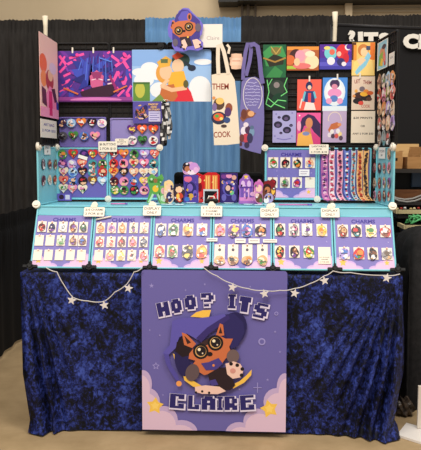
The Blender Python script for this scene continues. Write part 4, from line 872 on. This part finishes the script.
flat('quilted_card', FRM, (229.4,53.6,243.4,69.4), (240,198,170), lambda a: a.rect(231.4,58,241.4,65.4,(246,212,188)).rect(232.4,60.4,240.4,61.6,(226,170,144)), [(231.4,54),(236,53.6),(241.6,54),(242,57),(243.4,58),(242.6,61.4),(243.2,65),(241.6,66),(241.2,68.8),(236,69.4),(231.4,69),(231,66),(229.6,65),(230.2,61.4),(229.4,58),(231,57)], .006, 0, label='peach scalloped card hanging between the two tote bags', cat='card')
flat('name_card', FRM, (199.6,24.2,222.4,47.4), (238,230,220), lambda a: a.text('Claire', 213, 38, 3.8, (170,160,160), 12.6, .0), None, .002, .012, label='white name card reading Claire behind the animal cutout', cat='card')
def dmas(a):
    Z = lambda x, y: (161+x/5.26, y/5.26)
    p = lambda pts, q: a.poly([Z(*v) for v in pts], q); e = lambda x,y,rx,ry,q: a.poly([Z(*v) for v in circ(x,y,rx,ry,20)], q)
    p([(60,150),(80,80),(110,50),(140,52),(170,80),(205,110),(205,190),(190,240),(90,250),(60,210)], (70,58,140)); p([(90,95),(110,62),(140,56),(158,80),(150,112),(100,118)], (96,88,186))
    e(150,90,12,20,OR); e(150,90,6,12,(70,40,36)); e(62,130,16,24,OR); e(62,130,9,15,(70,40,36))
    p([(58,130),(90,112),(140,108),(180,122),(188,160),(160,190),(100,200),(62,172)], OR)
    for x, y in ((94,162),(147,142)): e(x,y,23,23,(24,20,24)); e(x,y,16,16,(196,140,60)); e(x,y,12,12,(26,22,28)); e(x-3,y-4,4,4,(240,230,210))
    e(122,164,8,6,(26,20,24)); e(196,146,16,22,(104,92,110)); e(76,224,14,20,(104,92,110)); p([(100,196),(150,192),(165,240),(110,250)], (52,36,50)); e(142,196,5,5,(250,200,80)); p([(108,215),(125,206),(140,240),(128,262),(112,250)], PAW); p([(165,212),(190,206),(212,222),(205,250),(180,258)], PAW)
    for x, y in ((112,238),(104,248),(205,236),(212,246),(122,258)): e(x,y,5,5,(30,22,26))
mo = [(161+x/5.26, y/5.26) for x, y in ((45,110),(75,100),(95,58),(120,42),(145,44),(172,72),(205,105),(222,130),(216,180),(200,200),(222,225),(220,258),(195,268),(150,262),(120,272),(75,268),(58,240),(60,212),(40,190),(36,150))]
flat('cutout_sign', FRM, (167,8,204,52), (118,106,206), dmas, mo, .006, .03, label='die cut sign of a hatted animal with glasses on the top bar', cat='sign', clip=[(161+x/5.26, y/5.26) for x, y in ((60,110),(95,58),(120,44),(150,48),(215,125),(216,255),(120,270),(78,266),(42,180))])

# ================================================================== acrylic standees on the shelf
YS = 3.76; SG = 'acrylic standees on the shelf'
def standee(box, outline, base, draw, label, Y=YS, w=.05):
    fr = Frame((0, Y, ZT-.0+ .0)); cx, bz, W, H = fr.rect(box); zb = ZT-ZT+ .001
    th = empty('standee', label, 'standee', (fr.pt(cx, zb)), group=SG)
    if 0 < bz-zb <= .035: H += bz-zb-.002
    a = Art(box, W, H); a.clip = [(box[0]+.6,box[1]+1.5),(box[2]-.6,box[1]+1.5),(box[2]-.6,box[3]-1),(box[0]+.6,box[3]-1)]; draw(a)
    rr = random.Random(int(box[0]*13)); cs = [f[2] for f in a.f] or [base]; a.clip = circ((box[0]+box[2])/2,(box[1]+box[3])/2,(box[2]-box[0])*.44,(box[3]-box[1])*.45,18)
    for k in range(14):
        q = rr.choice(cs+[(40,30,50),(236,226,236)]); a.ell(rr.uniform(box[0],box[2]), rr.uniform(box[1],box[3]), rr.uniform(.5,1.3), rr.uniform(.5,1.3), q, rr.random()*3)
    a.build('figure', base, outline, .003, th, (0, 0, bz-zb if bz-zb > .035 else .003), .25, edge=(226,226,236))
    bm = bmesh.new(); add_cyl(bm, (0,-.001,.0025), min(w, W*.8)/2, .005, 'z', 22)
    for v in bm.verts: v.co.y *= .6
    bmobj('base', bm, M((206,226,236), .2), th)
    if bz-zb > .035: tube_obj('stem', M((206,226,236), .2), th, [(0,-.002,.004),(0,-.002,bz+.01)], .003)
    return th
def blobs(lst): return lambda a: [a.ell(x,y,rx,ry,q) for x,y,rx,ry,q in lst]
standee((146.6,173.6,164,200), [(147,178),(152,174),(157,177),(162,174),(164,178),(160,184),(162,190),(164,199.6),(159,199.6),(156,192),(153,192),(150,199.6),(146.6,199.6),(150,188),(148.6,184)], (96,166,84), lambda a: (a.ell(155.6,187,3,3,(246,196,60)), a.ell(152,180,3,2,(60,120,56)), a.ell(159,180,3,2,(70,140,64)), a.ell(155.6,180,2,2,(150,110,70)), a.line([(153,192),(149,199)],2,(190,226,190)), a.line([(158,192),(161.6,199)],2,(190,226,190))), 'green bow shaped standee with yellow centre at the left of the shelf', 3.72)
standee((160.4,186,169,200.6), None, (120,180,110), blobs([(164.6,190,3.6,3,(236,180,190)),(164,196,3.6,2.6,(200,230,190)),(166,193,2,1.6,(96,60,60))]), 'small pale green standee beside the green bow', 3.68)
standee((163.6,179.6,174.8,201.4), blob_pts(169.2,190.5,5.6,10.9,random.Random(2),.12), (240,210,180), blobs([(168.6,185,5,5.2,(244,214,150)),(169.4,186.6,3.4,3.2,(246,206,176)),(169.6,195,3.4,4.6,(56,60,110)),(167,198,1.6,2,(120,80,60)),(172,194,1.4,2,(244,206,180))]), 'blond figure standee with navy clothes', 3.67)
standee((173.4,182.4,185,202.4), blob_pts(179.2,192.4,5.8,10,random.Random(3),.12), (60,44,60), blobs([(178.8,187,5,4.6,(34,30,50)),(179,189,3.4,3,(244,204,170)),(179.6,196,3.8,4.4,(206,70,50)),(178,195,1.6,2.6,(246,196,90)),(176.6,200,1.6,1.6,(60,50,60))]), 'dark haired figure standee with red clothes', 3.66)
standee((182,161,199.4,176), blob_pts(190.7,168.6,8.7,7.4,random.Random(4),.15), (222,170,214), blobs([(186.4,167,4,4.8,(46,30,40)),(187.4,169,2.8,3,(190,120,86)),(194,167,4.6,4.6,(206,150,220)),(192,172.4,4.6,2.4,(244,226,240)),(196,170,2.6,3,(232,180,226))]), 'raised standee of a dark haired figure with lilac wings', 3.80)
standee((183.6,175,198.4,199), None, (86,68,160), blobs([(188,178.6,4,2.6,(230,110,150)),(191,187,5.4,6,(50,44,110)),(190,186,3,3.4,(130,100,190)),(191,193,3,2,(226,170,70)),(187,196,2.6,2,(70,120,200)),(195,191,2,3,(116,90,190))]), 'purple framed standee under the raised winged figure', 3.79)
def dred(a):
    a.rect(205,175,210.6,190,(226,130,70)); a.rect(212,175,217.6,190,(226,130,70), True)
    for x in (206.6,208.8,213.6,215.8): a.rect(x-.5,176,x+.5,189,(250,206,120), x != 206.6)
    a.rect(204.4,188,218.4,190,(120,30,30)); a.ell(199,180,2.4,2.6,(244,190,130)); a.ell(200,186,2,4,(120,20,30)); a.rect(194.6,190,202,199,(226,60,60)); a.rect(198,191,199,199,(240,200,200))
standee((194,172.4,219.6,200), [(194,176),(198,173),(203,175),(208,172.4),(216,172.6),(219.6,175),(219.6,200),(194,200)], (204,30,38), dred, 'large red standee with golden door panels', 3.80)
def dfr(a): a.rect(204.6,190.8,217,200,(22,20,24)); a.poly([(204.6,200),(217,191.6),(217,200)], (190,32,40))
standee((203.4,189.4,218.2,201), None, (206,206,212), dfr, 'small clear framed standee in front of the red one', 3.74)
standee((220.4,173,237.6,198.6), None, (58,40,110), blobs([(224,176,3,2,(120,60,140)),(229,175.6,3,2,(236,150,190)),(234,177,2.4,2,(226,170,150)),(229,186,6.6,6.6,(96,86,176)),(229,187,4.4,4.6,(40,34,84)),(228,186,2.4,2.4,(236,190,170)),(232,190,2,2,(120,200,140)),(224,194,2.4,3,(110,100,180)),(234,194,2.4,3,(110,100,180)),(223,181,1.4,1.4,(250,200,120))]), 'dark purple night scene standee right of the red one', 3.79)
def dcar(a):
    a.ell(246,181.6,7.4,4.6,(150,96,190)); a.ell(243,183,2,3,(226,190,236)); a.ell(249,183,2,3,(226,190,236), 0, True); a.rect(240,185.4,252.6,187,(96,60,150)); a.rect(241,187,252,195,(120,84,176)); a.rect(244,187,245.4,195,(232,170,216)); a.rect(248,187,249.4,195,(232,170,216), True); a.star(246,176.6,2.6,(250,206,90)); a.rect(239.6,195,258,198,(226,140,200)); a.rect(240,198,257,200.4,(176,110,190)); a.ell(253,192,3,2,(240,180,220))
standee((238.6,174,258.6,201), [(243.4,175),(246,174),(248.6,175),(252,180),(253.6,185),(253,190),(258.6,194),(258.6,201),(238.6,201),(239.4,190),(238.6,185),(240.6,180)], (150,104,190), dcar, 'purple carousel standee with a yellow star on top', 3.71)
standee((253.4,180,264.4,200.6), blob_pts(258.9,190.3,5.5,10.3,random.Random(6),.12), (214,140,196), blobs([(258.6,185,4.8,4.4,(206,110,190)),(259,187,3.2,3,(246,204,190)),(259,195,3.6,4,(110,76,60)),(257,193,1.6,2,(240,200,190)),(261,197,1.6,2,(80,120,80))]), 'pink haired figure standee beside the carousel', 3.67)
standee((262.4,179.4,276,202), blob_pts(269.2,190.7,6.8,11.3,random.Random(7),.12), (110,60,50), blobs([(269,184,5.6,4.4,(128,30,40)),(267,187,4,3.6,(50,30,32)),(267.4,188.6,2.8,2.6,(196,126,84)),(269,196,4.6,4.4,(170,160,210)),(266.4,198,2.6,2.6,(240,236,240)),(273,190,1.6,3,(246,190,80))]), 'figure standee with maroon hat at the right of the group', 3.66)
for (a0, a1, lab) in (((120,201.4),(138,200.4),'slim pink pen lying on the shelf below the right button board'), ((277,203),(309,203.4),'long pink pen lying on the shelf below the shelf charm board'), ((96,219.6),None,None)):
    if lab is None: continue
    p, q = aZ(a0[0], a0[1], ZT+.001), aZ(a1[0], a1[1], ZT+.001)
    p.z = q.z = ZT+.0065; p.y = min(max(p.y,3.62),3.64); q.y = p.y+.005
    th = empty('pen', lab, 'pen', (p.x, p.y, ZT)); v = q-p; v.z = 0
    tube_obj('barrel', M((206,120,180), .3), th, [(0,0,.0065), v*.86+Vector((0,0,.0065))], .004, 10); tube_obj('cap', M((120,90,180), .3), th, [v*.86+Vector((0,0,.0065)), v+Vector((0,0,.0065))], .0045, 10)
p, q = LOW.hit(96, 219.6, .012), LOW.hit(111.4, 216.4, .012)
bm = bmesh.new(); add_tube(bm, [LOW.pt(p[0], p[1], .012)-LOW.pt(p[0], p[1], .012), LOW.pt(q[0], q[1], .012)-LOW.pt(p[0], p[1], .012)], .004, 10); tag(bmobj('white_stick', bm, WHITE, None, LOW.pt(p[0], p[1], .012)), 'thin white stick across the top of the second lower board from left', 'stick')

# ================================================================== star garlands on the velvet
def garland(pts, stars, label):
    P = [aY(x, y, 3.352) for x, y in pts]; o = P[0]
    th = empty('star_garland', label, 'garland', o, group='white star garlands'); S = []
    for i in range(len(P)-1):
        for k in range(6):
            t = k/6; q = P[i].lerp(P[i+1], t); q.z -= .004*math.sin(PI*t); S.append(q-o)
    S.append(P[-1]-o); tube_obj('string', M((206,200,196), .6), th, S, .0024, 6)
    for j, (x, y) in enumerate(stars):
        q = aY(x, y, 3.345); a = Art((-1,-1,1,1), .042, .042); a.clip = None
        a.build('star', (226,218,214), star_pts(0,0,1,.42,.2*(-1)**j), .009, th, (q.x-o.x, q.y-o.y, q.z-o.z-.023))
garland([(46,267.5),(57,272),(64,285),(73,297.5),(88,301),(104,301.6),(115,292),(127,284),(134,272),(142,268)], [(72,299.6),(104.6,304.6),(128.6,287.6)], 'white star garland hanging left of the purple banner')
garland([(204,268),(217,276),(232,283.6),(248,288.6),(264,290.4),(280,290.4),(294,288.6),(310,283.6),(324,276),(333,271),(350,272.6),(386,275.4),(400,274)], [(232.4,286.6),(264.4,293),(294.6,292.6),(324.4,280),(386.6,277.4)], 'white star garland hanging across the right side of the purple banner')

# ================================================================== black chair behind, right hand clutter
p0, p1 = aY(174, 172, 4.45), aY(263, 172, 4.45)
th = empty('black_chair', 'black high back chair behind the shelf standees', 'chair', ((p0.x+p1.x)/2, 4.5, 0)); hw = (p1.x-p0.x)/2
box_obj('backrest', M((16,15,17), .8), th, -hw, hw, -.07, -.02, .62, p0.z, bev=.02); box_obj('seat', M((16,15,17), .8), th, -.25, .25, -.02, .44, .42, .5, bev=.02)
for sx in (-1, 1):
    tube_obj('back_post', M((40,40,42), .4, .6), th, [(sx*.2,-.015,.0),(sx*.2,-.015,1.0)], .012); tube_obj('leg', M((40,40,42), .4, .6), th, [(sx*.2,.4,0),(sx*.2,.4,.43)], .012)
# shelf rack with boxes
YR = 4.7
zs = aY(405, 168.6, YR).z; xl = aY(391, 168, YR).x
th = empty('storage_rack', 'dark metal storage rack holding cardboard boxes at right', 'shelf', (xl+.3, YR+.15, 0)); RK = M((58,54,52), .5, .3)
for z in (zs-.012, aY(405,199,YR).z-.02, .12): box_obj('rack_shelf', RK, th, -.3, .42, -.23, .2, z-.012, z+.010)
for sx in (-.29, .41):
    for sy in (-.15, .19): box_obj('post', RK, th, sx-.01, sx+.01, sy-.01, sy+.01, 0, zs+.004)
def carton(x0, x1, y0, y1, z0, h, label, mat, flaps, hole=False, group='cardboard boxes on the rack'):
    t = empty('cardboard_box', label, 'box', ((x0+x1)/2, (y0+y1)/2, z0), group=group); w = (x1-x0)/2; d = (y1-y0)/2; bm = bmesh.new(); k = .004
    add_box(bm, -w, w, -d, d, 0, k); add_box(bm, -w, w, -d, -d+k, k, h); add_box(bm, -w, w, d-k, d, k, h); add_box(bm, -w, -w+k, -d+k, d-k, k, h); add_box(bm, w-k, w, -d+k, d-k, k, h)
    bmobj('body', bm, mat, t)
    if hole:
        bm = bmesh.new(); add_box(bm, -.018, .018, -d-.001, -d, h*.45, h*.62, 0); bmobj('hand_hole', bm, M((40,24,16), .9), t)
    for fl in flaps:
        bm = bmesh.new(); V = [bm.verts.new(v) for v in fl]; bm.faces.new(V); bmesh.ops.solidify(bm, geom=bm.faces[:], thickness=.004); bmobj('flap', bm, mat, t)
a0, a1 = aY(392,150,YR+.02), aY(402.6,150,YR+.02)
h1 = aY(396,151.4,YR+.02).z-zs
carton(a0.x-.03, a1.x, YR+.02, YR+.16, zs, h1, 'small brown cardboard box with a dark hand hole on the rack', CARD, [[(.048,-.066,h1),(.048,.066,h1),(.062,.066,h1+.004),(.062,-.066,h1+.004)]], True)
b0 = aY(407.6,157,YR)
h2 = b0.z-zs
carton(b0.x, b0.x+.26, YR, YR+.14, zs, h2, 'open cardboard box with raised flap at the right picture edge', CARD, [[(-.13,-.07,h2),(.13,-.07,h2),(.13,-.05,h2+.062),(-.115,-.05,h2+.062)]])
c0_, c1_ = aY(393,144,YR+.25), aY(420,144,YR+.25)
carton(c0_.x, c1_.x-.02, YR+.19, YR+.33, zs, c0_.z-zs, 'pale cardboard box standing behind the two smaller boxes', CARDL, [])
# monitor-like dark panel, wood plank, cable under
z3 = aY(405,199,YR).z-.01
t = empty('dark_crate', 'black crate with a blue grey panel under the cardboard boxes', 'crate', (xl+.32, YR+.12, z3)); hh_ = aY(405,172,YR).z-z3
box_obj('body', M((14,14,17), .5), t, -.3, .38, -.02, .06, .03, hh_, bev=.01)
g0 = aY(414.6,172,YR); box_obj('side_panel', M((84,104,132), .5), t, g0.x-xl-.32, .36, -.05, -.021, .08, hh_+.01, bev=.004)
w0, w1 = aY(392,189.6,YR-.05), aY(392,196.6,YR-.05)
box_obj('wood_plank', WOOD, None, xl-.01, xl+.7, YR-.06, YR-.03, aY(405,199,YR).z-.0095, w0.z, bev=.003); tag(bpy.data.objects['wood_plank'], 'brown wooden plank along the front of the rack shelf', 'plank')
pts = [aY(x, y, YR-.075) for x, y in ((391,195.4),(397,198.4),(405,199.6),(413,198.6),(421,195.6),(428,192))]
bm = bmesh.new(); add_tube(bm, [p-pts[0] for p in pts], .006, 8); add_tube(bm, [p-pts[0]+Vector((.01,-.005,-.014)) for p in pts], .006, 8)
tag(bmobj('cable_loop', bm, M((168,166,162), .5), None, pts[0]), 'pale grey cable sagging below the wooden plank', 'cable')
# neighbour's dark trays
def tray(x0, y0, Y, label, wpx=36, rim=(214,196,150)):
    p = aY(x0, y0, Y); t = empty('display_tray', label, 'tray', (p.x+.13, Y+.09, p.z-.045), group='black trays with cream rims')
    box_obj('body', M((28,24,24), .6), t, -.13, .15, -.085, .09, 0, .044, bev=.004)
    bm = bmesh.new(); add_box(bm, -.13, .15, -.096, -.084, .03, .052); add_box(bm, -.14, -.128, -.096, .09, .03, .052); bmobj('rim', bm, M(rim, .6), t)
    return p
p1_ = tray(397.6, 211, 4.34, 'upper black tray with a cream rim at the right edge'); p2_ = tray(405.4, 226.4, 4.2, 'lower black tray with a cream rim under a green tangle')
yb = 3.98
t = empty('tray_stand', 'black cloth covered stand carrying the dark trays', 'stand', (1.2, 4.36, 0))
zs2, zs1 = p2_.z-.047, p1_.z-.047
box_obj('lower_step', BLACKCLOTH, t, p2_.x-1.2-.03, .45, -.24, -.02, 0, zs2, bev=.01); box_obj('upper_step', BLACKCLOTH, t, p1_.x-1.2-.03, .45, .03, .24, 0, zs1, bev=.01)
rn = random.Random(12); o_ = Vector((p2_.x+.09, 4.27, p2_.z+.004)); bm = bmesh.new(); pts = []
for k in range(34):
    a_ = k*.62; pts.append((.055*math.cos(a_)*(1-.3*math.sin(k*.9))+.012*math.sin(k*1.7), .03*math.sin(a_*1.3), .028+.024*math.sin(a_*1.9+.5)))
add_tube(bm, pts, .0055, 7); tag(bmobj('green_tangle', bm, M((96,190,120), .4), None, o_), 'green tangled flexible toy on the lower black tray', 'toy')
for k in range(9):
    x = p1_.x+.01+k*.027+rn.uniform(-.005,.005); z = p1_.z-.045+.0445; bm = bmesh.new()
    bmesh.ops.create_icosphere(bm, subdivisions=2, radius=.009); 
    for v in bm.verts: v.co.z = v.co.z*.8+.0085
    q = [(220,200,150),(180,60,50),(230,226,220),(196,170,110)][k % 4]
    tag(bmobj('trinket', bm, M(q, .4), None, (x, 4.40+.03*(k % 3), z), True), 'tiny %s trinket on the upper black tray' % ['gold','red','white','brown'][k % 4], 'trinket', ['gold','red','white','brown'][k % 4]+' trinkets on the upper tray')
# black draped chair at the right edge
bm = bmesh.new(); cols = []; px0 = aY(399, 300, 3.86).x
prof = [(0,.0),(.0,.3),(.0,.6),(.004,.78),(.02,.86),(.05,.915),(.10,.945),(.2,.955),(.32,.94),(.5,.93)]
for j in range(13):
    ty = j/12; row = []
    for i, (x, z) in enumerate(prof):
        fold = .012*math.sin(ty*19+i*.4)*(1 if i < 5 else .4)
        row.append(bm.verts.new((px0+.06*(1-z)*math.sin(ty*9+1)+x+fold+.02*(1-z), 3.80+.36*ty+.01*math.sin(i*2), z*(.985-.05*abs(ty-.4)))))
    cols.append(row)
for j in range(12):
    for i in range(len(prof)-1): bm.faces.new((cols[j][i], cols[j][i+1], cols[j+1][i+1], cols[j+1][i])).smooth = True
# front skirt of the throw
fr_ = []
for i, (x, z) in enumerate(prof): fr_.append(cols[0][i])
low = [bm.verts.new((v.co.x if i < 1 else v.co.x, 3.795+.014*math.sin(i*2.3), .0)) for i, v in enumerate(fr_)]
for i in range(1, len(prof)-1): bm.faces.new((fr_[i], fr_[i+1], low[i+1], low[i])).smooth = True
bmesh.ops.recalc_face_normals(bm, faces=bm.faces[:])
tag(bmobj('black_throw', bm, noise_mat('black_plush', [(.3,(14,13,14)),(.7,(34,32,33))], (3,3,3), 12, 6, .85, .3)), 'black cloth throw hanging to the floor at the right picture edge', 'cloth')
# white board on the floor + upright panel + crumpled wrapper
q = [aZ(*v, .012) for v in ((397,434.4),(406.4,422.6),(440,432),(440,448))]; o_ = q[0]
bm = bmesh.new(); A = [bm.verts.new((v.x-o_.x, v.y-o_.y, .012)) for v in q]; B = [bm.verts.new((v.x-o_.x, v.y-o_.y, .001)) for v in q]
bm.faces.new(A); bm.faces.new(B[::-1])
for i in range(4): bm.faces.new((A[i], A[(i+1)%4], B[(i+1)%4], B[i]))
bmesh.ops.recalc_face_normals(bm, faces=bm.faces[:]); tag(bmobj('white_board', bm, M((232,226,220), .5), None, (o_.x, o_.y, 0)), 'flat white board lying on the floor at lower right', 'board')
p = aZ(419.2, 432, .013); box_obj('upright_board', M((214,204,192), .5), None, p.x, p.x+.5, p.y+.04, p.y+.055, .013, .22, bev=.002); tag(bpy.data.objects['upright_board'], 'upright pale panel standing at the lower right picture edge', 'panel')
p = aZ(411, 422, .02); bm = bmesh.new(); bmesh.ops.create_icosphere(bm, subdivisions=3, radius=1); rn = random.Random(9)
for v in bm.verts:
    k = 1+.18*math.sin(v.co.x*9+v.co.z*7)+.12*math.sin(v.co.y*13+v.co.x*5)+rn.uniform(-.05,.05); v.co = Vector((v.co.x*.045*k, v.co.y*.035*k, max(-.045, v.co.z*.05*k)+.045))
tag(bmobj('crumpled_wrapper', bm, noise_mat('dark_plastic', [(.35,(24,20,18)),(.65,(96,82,70))], (1,1,1), 30, 4, .35), None, (p.x, p.y+.14, .0)), 'crumpled dark plastic wrapper on the floor beside the velvet cloth', 'wrapper')

# ================================================================== light
sc = bpy.context.scene
sc.view_settings.view_transform = 'Standard'; sc.view_settings.look = 'None'
w = bpy.data.worlds.new('hall_light'); sc.world = w; w.use_nodes = True
bg = w.node_tree.nodes['Background']; bg.inputs['Color'].default_value = (1, .93, .84, 1); bg.inputs['Strength'].default_value = .48
def area(name, loc, tgt, size, power, col):
    l = bpy.data.lights.new(name, 'AREA'); l.energy = power; l.size = size; l.color = col
    o = bpy.data.objects.new(name, l); C.objects.link(o); o.location = loc; o.rotation_euler = (Vector(tgt)-Vector(loc)).to_track_quat('-Z', 'Y').to_euler()
area('hall_lamp', (-1.2, -.5, 5.5), (-.1, 3.6, 1), 2.2, 245, (1, .94, .86))
area('hall_lamp', (1.8, .8, 5.5), (0, 3.6, 1), 2.0, 138, (1, .95, .88))
area('hall_lamp', (0, 8.8, 6.5), (0, 13.2, 3.2), 3, 310, (1, .93, .82))
area('hall_lamp', (0, 4.9, 6), (0, 4.9, 0), 2.5, 50, (1, .95, .9))
